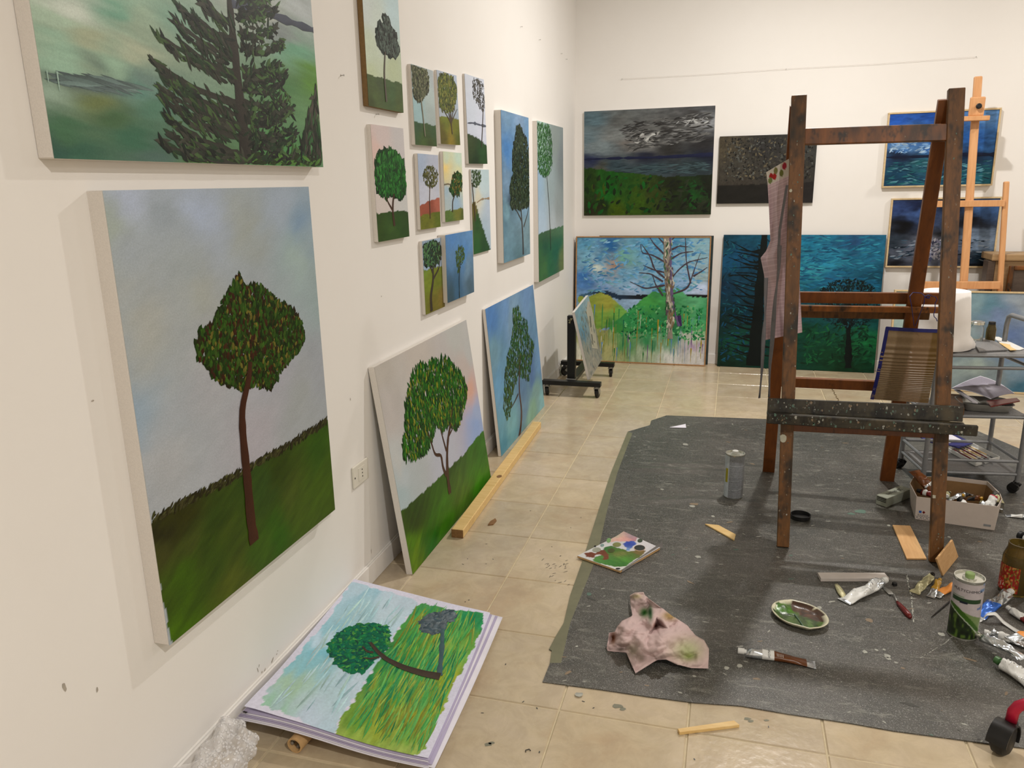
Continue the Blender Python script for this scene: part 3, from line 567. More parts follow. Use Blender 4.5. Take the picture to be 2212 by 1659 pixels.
# leaning canvases on the left
def lean(name, label, xb, y0, y1, ztop, xt, depth, seed, fn, cell=2.4):
    c = [(xb, y0, 0.0008), (xb, y1, 0.0008), (xt, y1, ztop), (xt, y0, ztop)]; A = Art(c, seed, cell); fn(A); return canvas(name, label, c, depth, A)
def p15(A):
    A.reg([(830, 800, (186, 176, 164)), (900, 760, (190, 178, 166)), (985, 720, (182, 178, 170)), (1000, 800, (188, 172, 162)), (1018, 850, (208, 160, 138)), (1030, 895, (156, 168, 196)), (850, 900, (186, 176, 168)), (860, 1000, (190, 188, 182)),
           (865, 1070, (166, 180, 180)), (960, 1000, (180, 180, 188)), (1028, 925, (140, 160, 198)), (1010, 760, (182, 178, 172)), (870, 1020, (180, 186, 186))], warp=.06, amp=.04, sc=6, st=1.5, ang=.3)
    A.reg([(900, 1090, (40, 66, 12)), (980, 1020, (46, 72, 18)), (1040, 975, (46, 98, 22)), (890, 1180, (72, 112, 6)), (900, 1205, (92, 122, 6)), (960, 1120, (54, 106, 12)), (1035, 1040, (56, 116, 16)), (930, 1185, (24, 94, 16)), (1000, 1060, (70, 100, 28)), (890, 1130, (36, 56, 10)), (1000, 990, (50, 80, 26))],
          [(860, 1108), (872, 1100), (900, 1076), (950, 1030), (1000, 982), (1036, 938), (1060, 915), (1090, 1030), (890, 1280)], warp=.07, amp=.35, ang=.55, st=5, sc=18, edge=.005)
    Z = lambda p: zc(760, 600, 2.514, p)
    A.line(Z([(532, 1172), (518, 1080), (515, 950), (522, 860), (538, 780), (545, 700)]), .034, .010, (66, 40, 26), 2, 20, .08); A.line(Z([(512, 1075), (492, 1030), (485, 960), (450, 965), (432, 900), (410, 840)]), .020, .008, (66, 40, 26), 2, 20, .08)
    A.line(Z([(512, 940), (490, 860), (470, 780)]), .014, .006, (66, 40, 26), 2); A.line(Z([(525, 860), (560, 790)]), .010, .005, (66, 40, 26), 2)
    cr = Z([(420, 450), (510, 432), (555, 470), (590, 510), (625, 600), (625, 650), (590, 780), (560, 830), (520, 790), (500, 850), (460, 800), (430, 890), (400, 960), (300, 1005), (272, 960), (285, 820), (290, 700), (300, 600), (320, 540), (340, 475), (375, 465), (395, 490)])
    A.dabs(cr, 600, [(20, 64, 14), (14, 46, 14)], .04, .018, 85, 20, 1); A.dabs(cr, 2300, [(26, 86, 16), (18, 62, 14), (52, 116, 26), (12, 42, 12), (40, 100, 20), (132, 128, 28)], .026, .0075, 85, 18, 2.5)
lean('tree_painting', 'canvas leaning on the floor, broad bright green tree under a pinkish sky', .131, 2.450, 3.458, .800, .026, .026, 25, p15)
def p16(A):
    A.reg([(1060, 690, (84, 124, 176)), (1090, 660, (106, 138, 176)), (1140, 640, (104, 132, 166)), (1065, 760, (112, 146, 160)), (1150, 700, (104, 136, 164)), (1080, 850, (100, 146, 176)), (1100, 930, (116, 166, 170)), (1130, 850, (92, 122, 150)),
           (1160, 850, (126, 158, 152)), (1085, 960, (86, 140, 156)), (1150, 900, (128, 164, 138)), (1165, 760, (110, 144, 178)), (1110, 690, (120, 145, 165)), (1150, 800, (84, 112, 150)), (1170, 870, (130, 176, 176))], warp=.09, amp=.16, sc=8, st=2, ang=.6)
    Z = lambda p: zc(760, 600, 2.514, p)
    A.line(Z([(908, 868), (918, 800), (922, 720), (908, 620), (908, 500), (915, 400)]), .034, .008, (76, 48, 38), 2, 20, .06); A.line(Z([(903, 630), (885, 670), (866, 705)]), .014, .006, (60, 50, 44), 2)
    cr = Z([(905, 155), (925, 220), (950, 230), (960, 310), (990, 360), (980, 430), (960, 560), (930, 545), (905, 530), (880, 600), (860, 740), (840, 775), (822, 700), (825, 600), (830, 500), (850, 400), (865, 340), (875, 250), (870, 175)])
    A.dabs(cr, 500, [(34, 62, 32), (26, 46, 26)], .03, .013, 80, 25, 1); A.dabs(cr, 1400, [(38, 72, 36), (56, 92, 44), (86, 106, 54), (26, 50, 26), (44, 100, 40)], .022, .0075, 80, 25, 2.5)
lean('tree_painting', 'canvas leaning on the floor, slender green tree on blue, nearer the corner', .088, 3.785, 4.797, .800, .018, .018, 26, p16)
# back wall paintings
def back(name, label, corners, y, depth, seed, fn, side='dark_side', frame=None, group=None, cell=2.2, gain=1):
    c = rectB(*corners, y); A = Art(c, seed, cell, gain); fn(A); return canvas(name, label, c, depth, A, side, frame=frame, group=group)
def p17(A):
    A.reg([(1280, 260, (86, 106, 112)), (1300, 320, (122, 132, 132)), (1340, 260, (96, 96, 92)), (1380, 280, (86, 86, 84)), (1400, 300, (150, 146, 138)), (1450, 275, (86, 84, 80)), (1500, 250, (62, 60, 58)), (1530, 240, (80, 80, 80)), (1270, 300, (100, 116, 120)),
           (1520, 262, (150, 150, 150)), (1450, 320, (42, 40, 38)), (1520, 310, (42, 40, 40)), (1280, 346, (38, 46, 74)), (1400, 342, (34, 36, 50)), (1530, 338, (24, 28, 46)), (1330, 362, (54, 70, 76)), (1400, 365, (52, 70, 74)), (1500, 360, (44, 56, 58)), (1300, 365, (74, 74, 62)), (1360, 310, (110, 104, 98)), (1330, 290, (120, 122, 118))], warp=.05, amp=.45, sc=24, st=5, ay=1.8)
    A.reg([(1280, 390, (36, 58, 16)), (1320, 400, (20, 88, 22)), (1300, 440, (28, 42, 16)), (1350, 400, (36, 72, 20)), (1380, 430, (56, 84, 16)), (1450, 400, (30, 36, 16)), (1480, 440, (30, 36, 18)), (1500, 430, (26, 74, 26)), (1530, 400, (26, 28, 20)), (1330, 455, (64, 84, 8)), (1280, 455, (40, 36, 20)), (1520, 450, (36, 40, 26)), (1310, 420, (24, 100, 30)), (1410, 420, (50, 60, 20))],
          [(1250, 362), (1290, 366), (1340, 372), (1400, 377), (1440, 381), (1550, 377), (1550, 480), (1250, 480)], warp=.07, amp=.45, sc=14, st=.8, edge=.008)
    A.dabs([(1340, 270), (1545, 240), (1545, 300), (1360, 325)], 420, [(96, 94, 90), (60, 58, 56), (124, 122, 118), (46, 44, 42), (74, 72, 70)], .07, .009, 6, 12); A.dabs([(1375, 290), (1425, 285), (1425, 303), (1375, 308)], 26, [(185, 182, 174), (140, 136, 130)], .03, .012, 10, 25, 2); A.dabs([(1460, 262), (1540, 248), (1540, 262), (1480, 275)], 22, [(180, 178, 172), (150, 148, 144)], .04, .009, 10, 20, 2)
    A.line([(1262, 345), (1330, 342), (1420, 340), (1545, 333)], .012, .028, (28, 32, 58), 1, 30, .3)
    A.dabs([(1300, 360), (1540, 350), (1540, 375), (1330, 372)], 120, [(66, 84, 86), (40, 52, 56)], .08, .006, 2, 6); A.dabs([(1262, 380), (1420, 383), (1420, 462), (1262, 462)], 110, [(30, 70, 20), (22, 40, 14), (56, 78, 16), (20, 84, 26), (40, 44, 22)], .05, .020, 70, 40, 1); A.dabs([(1420, 390), (1535, 390), (1535, 460), (1420, 460)], 90, [(28, 32, 20), (22, 26, 18), (40, 46, 30), (24, 66, 26)], .05, .016, 20, 40, 1)
back('landscape_painting', 'dark stormy seascape with green foreground, hanging on the back wall near the corner', ((1262, 242), (1545, 227), (1537, 463), (1262, 466)), 6.258, .02, 31, p17, 'canvas_side', gain=.85)
def p18(A):
    A.reg([(1570, 310, (68, 60, 46)), (1600, 350, (58, 54, 46)), (1650, 320, (42, 40, 38)), (1740, 310, (56, 56, 52)), (1600, 395, (56, 50, 42)), (1720, 380, (46, 42, 38)), (1650, 370, (52, 48, 42))], warp=.05, amp=.5, sc=26, st=1)
    A.reg([(1600, 420, (28, 26, 22)), (1700, 420, (26, 24, 22)), (1750, 425, (34, 30, 28))], [(1545, 402), (1640, 398), (1775, 392), (1775, 450), (1545, 450)], warp=.03, amp=.3, sc=18)
    A.dabs([(1565, 300), (1755, 295), (1755, 385), (1565, 390)], 700, [(62, 58, 48), (30, 28, 26), (50, 48, 42), (92, 82, 62), (76, 76, 70), (22, 20, 18), (40, 38, 34)], .020, .010, 70, 60)
back('landscape_painting', 'small almost black landscape, partly behind the dark easel post', ((1553, 295), (1765, 288), (1757, 438), (1550, 440)), 6.258, .02, 32, p18)
def p19(A):
    A.reg([(1930, 260, (30, 76, 156)), (2020, 250, (26, 70, 146)), (2140, 250, (86, 126, 170)), (1960, 310, (80, 122, 170)), (2100, 300, (30, 76, 136)), (2030, 322, (54, 98, 160)), (1990, 290, (50, 92, 150)), (2150, 300, (50, 96, 150)), (1950, 338, (12, 24, 48)), (2100, 331, (12, 30, 52)), (1930, 380, (16, 60, 84)), (2050, 372, (18, 68, 90)), (2130, 380, (24, 84, 96)), (1990, 352, (34, 84, 92)), (2060, 350, (16, 50, 66))], warp=.05, amp=.45, sc=22, st=3.5, ay=1.8)
    A.line([(1912, 341), (2000, 338), (2080, 333), (2150, 333)], .018, .026, (10, 22, 46), 1, 20, .3); A.dabs([(1925, 290), (2030, 285), (2030, 330), (1925, 330)], 130, [(110, 144, 180), (150, 172, 190), (60, 100, 150)], .04, .012, 10, 20)
    A.dabs([(1915, 350), (2145, 345), (2145, 395), (1915, 400)], 220, [(30, 92, 98), (14, 52, 74), (80, 130, 140)], .05, .008, 3, 12)
back('landscape_painting', 'bright blue seascape in a pale wood frame, upper one at the back right', ((1921, 249), (2158, 235), (2142, 397), (1912, 402)), 6.255, .022, 33, p19, frame='frame_pale', group='framed blue seascapes at the back right')
def p20(A):
    A.reg([(1940, 450, (44, 62, 104)), (1990, 440, (20, 28, 54)), (2130, 448, (54, 84, 126)), (1950, 490, (6, 9, 14)), (2100, 480, (6, 8, 13)), (2050, 510, (6, 8, 11)), (1960, 540, (72, 78, 90)), (2010, 535, (150, 150, 162)), (2060, 545, (80, 86, 104)), (2120, 520, (110, 126, 144)), (2120, 550, (24, 44, 58)), (1930, 570, (10, 12, 18)), (2100, 572, (10, 12, 18)), (1930, 520, (40, 50, 60)), (1980, 460, (60, 84, 130)), (2060, 440, (14, 20, 30))], warp=.06, amp=.5, sc=20, st=2.5, ay=1.8)
    A.dabs([(1985, 520), (2055, 518), (2055, 562), (1985, 560)], 130, [(170, 168, 176), (120, 120, 140), (60, 62, 84)], .03, .012, 40, 60); A.dabs([(1920, 520), (2150, 512), (2150, 565), (1925, 560)], 160, [(60, 80, 96), (20, 34, 46), (130, 140, 150)], .04, .007, 3, 12)
back('landscape_painting', 'black and blue night seascape in a pale wood frame, lower one at the back right', ((1928, 433), (2156, 428), (2148, 574), (1919, 575)), 6.255, .022, 34, p20, frame='frame_pale', group='framed blue seascapes at the back right')
# paintings leaning on the back wall
def leanB(name, label, x0, x1, yb, yt, z, depth, seed, fn, side, frame=None, fw_=.01, cell=2.2, gain=1):
    c = [(x0, yb, fw_+.001), (x1, yb, fw_+.001), (x1, yt, z), (x0, yt, z)]; A = Art(c, seed, cell, gain); fn(A); return canvas(name, label, c, depth, A, side, frame=frame, fw_=fw_ if frame else .01)
def p21(A):
    Z = lambda p: zc(1220, 180, 2.592, p)
    A.reg([(1270, 530, (84, 142, 170)), (1320, 530, (40, 96, 148)), (1300, 560, (72, 130, 164)), (1400, 530, (82, 148, 182)), (1350, 590, (106, 158, 186)), (1265, 600, (56, 108, 166)), (1300, 612, (126, 156, 192)), (1350, 555, (104, 156, 142)), (1500, 540, (134, 168, 174)),
           (1450, 580, (124, 162, 184)), (1510, 600, (146, 168, 168)), (1400, 612, (122, 166, 188)), (1515, 625, (178, 188, 210)), (1294, 573, (196, 200, 184)), (1330, 575, (160, 130, 110)), (1470, 520, (70, 130, 160)), (1270, 560, (120, 170, 190)), (1370, 625, (150, 170, 195)), (1480, 610, (130, 160, 190))], warp=.05, amp=.35, sc=22, st=3)
    A.reg([(1300, 636, (30, 46, 66)), (1400, 643, (26, 28, 32)), (1500, 644, (22, 22, 22)), (1260, 640, (60, 90, 110))], Z([(80, 1185), (180, 1160), (250, 1165), (300, 1185), (560, 1180), (800, 1185), (800, 1205), (560, 1210), (300, 1208), (180, 1175), (80, 1205)]), warp=.02, amp=.2, sc=20)
    A.reg([(1265, 650, (140, 150, 60)), (1310, 655, (156, 152, 62)), (1340, 670, (110, 160, 70)), (1300, 690, (120, 150, 60)), (1260, 700, (90, 140, 60)), (1320, 700, (70, 130, 60))], Z([(75, 1190), (130, 1195), (200, 1170), (250, 1190), (350, 1275), (330, 1320), (240, 1370), (70, 1400)]), warp=.04, amp=.25, sc=18)
    A.reg([(1360, 690, (50, 136, 74)), (1400, 650, (70, 150, 70)), (1425, 625, (60, 130, 70)), (1500, 660, (90, 160, 110)), (1515, 680, (60, 140, 90)), (1400, 715, (34, 122, 66)), (1450, 700, (44, 110, 66)), (1490, 700, (80, 160, 90)), (1340, 710, (60, 130, 60))],
          Z([(345, 1285), (420, 1220), (540, 1130), (640, 1150), (690, 1195), (800, 1200), (800, 1400), (400, 1440), (250, 1400), (250, 1360)]), warp=.05, amp=.3, sc=18)
    A.reg([(1255, 775, (214, 208, 186)), (1290, 740, (140, 140, 70)), (1320, 760, (170, 165, 110)), (1350, 745, (80, 140, 80)), (1400, 765, (176, 186, 156)), (1450, 780, (208, 204, 194)), (1500, 765, (206, 200, 190)), (1400, 735, (56, 132, 80)), (1450, 728, (80, 140, 96)), (1500, 735, (190, 190, 170)), (1515, 720, (130, 170, 120)), (1270, 720, (150, 150, 90)), (1500, 750, (160, 130, 160))],
          Z([(60, 1370), (200, 1380), (300, 1400), (600, 1400), (810, 1380), (810, 1620), (50, 1620)]), warp=.07, amp=.25, sc=9, st=.25, edge=.02)
    rs = A.rs
    for k in range(95):
        x = 1255+rs.rand()*265; y = 655+rs.rand()*100; l = 12+rs.rand()*60; cc = [(30, 100, 70), (150, 130, 40), (60, 130, 70), (110, 80, 120), (90, 130, 160), (200, 200, 180), (40, 110, 50), (120, 120, 60)][int(rs.rand()*8)]
        A.line([(x, y), (x-2, min(y+l, 784))], .009*rs.rand()+.002, .002, cc, .2, 6, .4)
    A.dabs([(1260, 518), (1522, 515), (1520, 630), (1258, 632)], 460, [(96, 148, 180), (74, 124, 166), (124, 164, 188), (104, 156, 180), (108, 158, 165), (84, 138, 172)], .045, .012, 5, 25, .5)
    A.dabs([(1360, 660), (1520, 660), (1520, 735), (1340, 730)], 420, [(40, 130, 70), (70, 150, 90), (24, 90, 50), (110, 170, 110)], .025, .012, 60, 50, 1)
    T = (132, 122, 108); B_ = (70, 56, 62)
    A.line(Z([(570, 855), (572, 1000), (580, 1180), (590, 1300), (590, 1380), (589, 1430)]), .050, .040, T, 5, 30, .12); A.line(Z([(590, 860), (592, 1000), (600, 1200), (625, 1320), (640, 1360)]), .016, .02, (96, 80, 112), 6, 30, .3)
    A.dabs(Z([(555, 860), (600, 860), (620, 1350), (570, 1400)]), 160, [(180, 170, 150), (90, 76, 80), (120, 100, 70), (60, 90, 60)], .035, .010, 88, 14, 7)
    for br in [[(560, 960), (500, 900), (475, 860)], [(560, 1000), (490, 960), (430, 950), (425, 900)], [(560, 1090), (500, 1040), (480, 970), (430, 900)], [(565, 1060), (500, 1045), (440, 1018)], [(550, 1110), (480, 1065), (415, 1060)], [(550, 1190), (510, 1130), (490, 1070)], [(560, 1130), (450, 1150), (365, 1110)], [(590, 1100), (640, 1040), (690, 1000), (800, 975)],
               [(600, 980), (650, 950), (720, 940)], [(600, 1180), (690, 1150), (720, 1060), (740, 1000), (760, 950)], [(705, 1120), (690, 1050), (680, 990), (675, 860)], [(720, 1080), (770, 1050), (798, 1030)], [(600, 930), (640, 910), (690, 915)], [(560, 900), (540, 880), (520, 858)], [(595, 880), (620, 858)]]:
        A.line(Z(br), .014, .004, B_, 5, 16, .2)
    A.line(Z([(640, 1300), (650, 1360)]), .03, .02, (60, 40, 80), 5)
leanB('landscape_painting', 'large framed canvas on the floor, pale bare tree over green hills with dripping paint', .030, 1.062, 6.17, 6.215, 1.0, .022, 35, p21, 'dark_side', 'frame_brown', .009)
def pstk(A): A.reg([(1240, 600, (60, 70, 60)), (1250, 560, (110, 110, 90)), (1245, 700, (30, 34, 34)), (1500, 600, (50, 60, 60))], warp=.05, amp=.4, sc=12)
leanB('landscape_painting', 'dark canvas stacked behind the framed bare-tree painting, only its left edge visible', .012, 1.045, 6.205, 6.240, .995, .012, 36, pstk, 'canvas_side', None, .001, 8)
leanB('landscape_painting', 'thin-framed picture stacked behind the bare-tree painting, only its right edge visible', .2, 1.088, 6.226, 6.262, 1.012, .006, 37, pstk, 'frame_brown', None, .001, 8)
def p22(A):
    A.reg([(1560, 520, (10, 54, 70)), (1600, 560, (14, 64, 92)), (1555, 620, (12, 40, 58)), (1620, 600, (14, 52, 70)), (1560, 690, (10, 36, 34)), (1600, 745, (10, 62, 46)), (1570, 780, (10, 36, 24)), (1660, 560, (8, 36, 48)), (1740, 520, (24, 106, 132)), (1780, 560, (34, 118, 144)), (1850, 530, (30, 66, 100)), (1880, 540, (26, 98, 124)), (1800, 600, (24, 90, 122)),
           (1760, 650, (14, 62, 72)), (1850, 640, (16, 56, 70)), (1740, 720, (8, 56, 38)), (1875, 740, (20, 92, 48)), (1800, 770, (10, 50, 28)), (1890, 690, (16, 70, 66)), (1830, 782, (6, 44, 22)), (1760, 580, (50, 140, 150)), (1880, 600, (14, 70, 90)), (1700, 740, (8, 50, 40)), (1640, 660, (10, 44, 56))], warp=.06, amp=.5, sc=20, st=2.5, ay=1.8)
    A.dabs([(1725, 510), (1900, 510), (1895, 640), (1725, 640)], 380, [(26, 98, 124), (20, 86, 116), (40, 122, 140), (18, 72, 100), (40, 84, 112)], .06, .010, 3, 15, .5); A.dabs([(1548, 520), (1700, 520), (1690, 780), (1545, 780)], 500, [(12, 60, 84), (14, 44, 60), (20, 80, 90), (8, 28, 30)], .035, .009, 20, 50, .5)
    A.dabs([(1735, 700), (1895, 700), (1890, 785), (1735, 785)], 260, [(12, 62, 38), (22, 84, 46), (8, 42, 26)], .045, .012, 20, 40, .5)
    K = (8, 16, 15); A.line([(1652, 500), (1648, 560), (1640, 640), (1634, 720), (1628, 790)], .045, .11, K, 3, 24, .1)
    for k in range(26):
        y = 528+k*9.2; l = 45+30*A.rs.rand()+k*.4; A.line([(1648-(y-510)*.06, y+10), (1625-(y-510)*.05, y+8+4*A.rs.randn()), (1648-l-(y-510)*.05, y-8+10*A.rs.randn()+k*.3)], .014, .003, K, 3, 10, .35)
        if k % 2: A.line([(1652-(y-510)*.06, y+8), (1670, y+12), (1680, y+4)], .012, .004, K, 3, 8, .3)
    A.line([(1832, 795), (1833, 740), (1832, 690), (1830, 640)], .055, .012, K, 3, 20, .15)
    for a in range(22):
        g = math.radians(200-a*10+8*A.rs.randn()); r = 55+20*A.rs.rand(); A.line([(1832, 712-a % 4*10), (1832+r*.5*math.cos(g), 668-r*.35*math.sin(g)), (1832+r*math.cos(g), 655-r*.8*math.sin(g))], .014, .003, K, 3, 10, .3)
    A.dabs([(1830, 655, 72, 52)], 900, [(8, 26, 28), (12, 40, 44), (8, 20, 18), (24, 70, 74)], .024, .009, 60, 60, 4)
leanB('landscape_painting', 'wide dark teal canvas on the floor with black spruce and oak, behind the easel', 1.162, 2.304, 6.19, 6.252, 1.02, .02, 38, p22, 'dark_side', None, .001)
def p23(A):
    A.reg([(1960, 690, (144, 160, 152)), (2100, 660, (122, 146, 150)), (2130, 665, (90, 124, 136)), (2150, 690, (112, 128, 156)), (2200, 670, (146, 152, 156)), (2180, 720, (94, 112, 148)), (2080, 700, (112, 134, 140)), (2110, 790, (150, 160, 150)), (2190, 800, (116, 134, 144)), (2205, 760, (108, 126, 158)), (2100, 835, (112, 122, 122)), (2205, 838, (60, 98, 116)), (2150, 740, (110, 126, 140)), (2120, 720, (96, 112, 120)), (2150, 815, (120, 130, 130))], warp=.08, amp=.2, sc=9, st=1.5)
leanB('landscape_painting', 'pale blue-grey painting in a thin light frame, behind the steel trolley', 2.33, 3.42, 5.76, 5.83, .665, .02, 39, p23, 'canvas_side', 'frame_pale', .012, 3)
# ------------------------------------------------------------------ wall and floor bits
def pt(*a): return tuple(float(x) for x in a)
p0 = atx(776.5, 1022); t = thing('wall_socket', 'white electric socket plate low on the left wall', 'socket', (0, 2.405-.06+.005, .44))
y0, z0 = 2.275, .402
MB().box((0, y0, z0), (.008, y0+.118, z0+.08)).build('cover_plate', M['socket'], t, bevel=.004, seg=3)
MB().box((.008, y0+.036, z0+.016), (.0095, y0+.082, z0+.064)).build('socket_module', M['socket'], t, bevel=.0006)
for k in (-1, 0, 1): MB().lathe([(.0028, 0), (.0028, .0008)], (.0093, y0+.064, z0+.04+k*.0125), (1, 0, 0), 10).build('socket_hole', M['rubber'], t)
MB().lathe([(.0035, 0), (.0035, .0008)], (.0078, y0+.010, z0+.038), (1, 0, 0), 10).build('switch_mark', M['rubber'], t)
for i, (x, y, pl) in enumerate([(1124, 58, 'L'), (1164, 86, 'L'), (1211, 116, 'L'), (1222, 128, 'L'), (812, 247, 'L'), (1344, 171, 'B'), (1698, 149, 'B'), (2108, 123, 'B'), (736, 163, 'L')]):
    c = atx(x, y) if pl == 'L' else aty(x, y, D); ax = (1, 0, 0) if pl == 'L' else (0, -1, 0)
    solo(MB().lathe([(.0012, -.004), (.0012, .010), (.003, .0105), (.003, .012)], c, ax, n=8), 'nail', M['zinc'], c, ['bare nail highest on the left wall, farthest from the corner', 'bare nail on the left wall, second highest of those near the corner', 'bare nail on the left wall near the corner, upper of a close pair', 'bare nail on the left wall nearest the corner, lower of a close pair', 'bare nail on the left wall just below the brown-edged canvas', 'bare nail at the left end of the wire on the back wall', 'bare nail in the middle of the wire on the back wall', 'bare nail at the right end of the wire on the back wall', 'bare nail on the left wall, right of the spruce painting'][i], 'nail', 'bare nails in the walls')
a, b = aty(1344, 171, D-.010), aty(1698, 149, D-.010); b2 = aty(2108, 123, D-.010)
w_ = MB().tube([a, a*.5+b*.5+np.array((0, 0, -.004)), b, b*.5+b2*.5+np.array((0, 0, -.006)), b2], .0007, 5)
solo(w_, 'hanging_wire', M['white_card'], a, 'thin pale wire strung between nails on the back wall', 'wire')
mb = MB()
for x, y, r, ry_, a_ in [(140, 1485, .004, .012, .2), (210, 1490, .003, .006, 0), (736, 163, .002, .004, 0), (200, 866, .004, .002, 0), (598, 1413, .003, .002, .6), (600, 1406, .002, .002, .4), (589, 1425, .010, .003, .7), (572, 1448, .008, .0025, .7), (566, 1452, .004, .003, .5), (557, 1447, .0016, .008, .2), (560, 1438, .0014, .005, -.3), (757, 862, .002, .005, 0), (802, 1190, .002, .010, 0), (824, 640, .003, .003, 0), (1225, 478, .003, .002, 0), (1225, 655, .003, .003, 0)]:
    c = atx(x, y, .0006); n = 9; pp = []
    for i in range(n): g = 2*math.pi*i/n; q = .7+.5*RNG.rand(); u_ = r*q*math.cos(g); v_ = ry_*q*math.sin(g); pp.append((.0006, c[1]+u_*math.cos(a_)-v_*math.sin(a_), c[2]+u_*math.sin(a_)+v_*math.cos(a_)))
    mb.add(pp, [tuple(range(n))])
mb.build('wall_scuffs', plain('wall_scuff', (166, 154, 138), .8), bpy.data.objects['wall_left'], kind='stuff')
# batten along the leaning canvases
t = thing('wooden_batten', 'long knotty pine batten on the floor beside the leaning canvases', 'batten', (.17, 3.5, 0))
a = V((.190, 2.79, .019)); b = V((.152, 4.33, .019)); MB().beam(a, b, .052, .038).build('plank', M['pine'], t, bevel=.003)
d = (b-a).normalized(); MB().beam(a-d*.0012, a+d*.0002, .050, .036).build('end_grain', M['pine_end'], t)
k = a+d*.62+V((.014, 0, .0192)); MB().lathe([(.013, 0), (.012, .0006), (.004, .0007)], k, (0, 0, 1), 12, 1.0, 1.5).build('knot', M['pine_end'], t)
def slab(name, label, px, h, mat, zb=0, cat='wood offcut', group=None, bev=.001, tilt=None):
    P = [atz(x, y, zb+h) for x, y in px]
    if tilt: P = [p+np.array((0, 0, q)) for p, q in zip(P, tilt)]
    P = [(p[0], p[1], p[2]-h) for p in P]; c = np.mean(P, 0)
    n = V((0, 0, 1)); mb = MB().prism(P, n, h)
    if sum((P[i][0]*P[(i+1) % len(P)][1]-P[(i+1) % len(P)][0]*P[i][1]) for i in range(len(P))) < 0: mb.f = [tuple(reversed(f)) for f in mb.f]
    return solo(mb, name, M[mat], (c[0], c[1], zb), label, cat, group, bevel=bev)
slab('wood_chip', 'small splintered wood chip on the tiles beside the batten', zc(900, 1080, 5.53, [(850, 292), (880, 250), (940, 215), (955, 240), (915, 285)]), .006, 'pine_end', cat='wood chip')
slab('wood_strip', 'short pine strip with pointed ends on the tiles in front of the mat', zc(1300, 1359, 5.53, [(905, 1186), (1580, 1088), (1648, 1140), (928, 1230)]), .010, 'pine')
slab('wood_offcut', 'pale pointed pine offcut on the mat left of the easel', zc(1160, 880, 2.765, [(1003, 694), (1085, 702), (1187, 757), (1178, 790)]), .006, 'pine', .004)
slab('plywood_strip', 'flat plywood strip on the mat by the right easel foot', zc(1860, 980, 6.284, [(427, 965), (668, 975), (892, 1420), (620, 1418)]), .007, 'ply', .004)
slab('wood_block', 'white primed stick with raw ends lying on the mat', zc(1740, 1220, 6.144, [(160, 100), (1050, 103), (1112, 178), (205, 178)]), .014, 'white_wood', .004)
slab('paper_scrap', 'small triangular scrap of white paper at the far edge of the mat', zc(1250, 760, 5.53, [(1085, 900), (1278, 860), (1285, 905)]), .003, 'paper', .004, cat='paper')
# plywood piece leaning on the easel foot
def leanplate(px, zs, th, name, label, mat):
    P = [V([float(q) for q in atz(x, y, z)]) for (x, y), z in zip(px, zs)]; n = (P[1]-P[0]).cross(P[3]-P[0]).normalized()
    if n.y > 0: n = -n
    mb = MB().prism(P, -n, th); base = min(P, key=lambda p: p.z)
    return solo(mb, name, M[mat], tuple(base), label, 'wood offcut', bevel=.001)
leanplate(zc(2012, 1100, 11.06, [(135, 1190), (285, 1595), (650, 1135), (510, 730)]), [.095, .006, .006, .094], .007, 'plywood_offcut', 'square plywood offcut leaning against the right easel foot', 'ply')
# ------------------------------------------------------------------ studio mat
mp = [(1172, 1472), (1188, 1432), (1192, 1405), (1186, 1402), (1200, 1375), (1218, 1345), (1232, 1285), (1262, 1200), (1292, 1105), (1320, 1020), (1356, 932), (1404, 918), (1407, 908), (1440, 897), (1655, 905)]
MP = [atz(x, y, .004) for x, y in mp] + [np.array((2.62, 4.86, .004)), np.array((2.80, 4.45, .004)), np.array((3.05, 3.2, .004)), np.array((2.95, 2.02, .004))] + [atz(x, y, .004) for x, y in [(2140, 1606), (1930, 1578), (1840, 1562), (1700, 1541), (1600, 1524), (1500, 1517), (1400, 1504), (1300, 1489)]]
P2 = np.array([p[:2] for p in MP])
t = thing('floor_mat', 'large paint-spattered dark grey mat on the floor under the easel', 'mat', (1.7, 3.3, 0))
def clippoly():
    # dense top surface with gentle waves inside the outline
    x0, y0 = P2.min(0); x1, y1 = P2.max(0); st = .03; mb = MB(); idx = {}
    area = sum(P2[i][0]*P2[(i+1) % len(P2)][1]-P2[(i+1) % len(P2)][0]*P2[i][1] for i in range(len(P2)))
    ring = P2 if area > 0 else P2[::-1]; k = len(ring)
    mb.add([(p[0], p[1], .0004) for p in ring] + [(p[0], p[1], .0035) for p in ring], [tuple(range(k, 2*k))] + [(i, (i+1) % k, k+(i+1) % k, k+i) for i in range(k)])
    return mb
clippoly().build('mat_sheet', M['mat'], t, smooth=False)
tp = [atz(x, y, .0036) for x, y in [(1186, 1402), (1192, 1405), (1188, 1432), (1212, 1432), (1232, 1345), (1290, 1200), (1312, 1100), (1334, 1020), (1366, 936), (1356, 932), (1320, 1020), (1292, 1105), (1262, 1200), (1232, 1285), (1218, 1345), (1200, 1375)]]
MB().add([tuple(p) for p in tp], [tuple(range(len(tp)))]).build('edge_tape', M['olive_tape'], t)
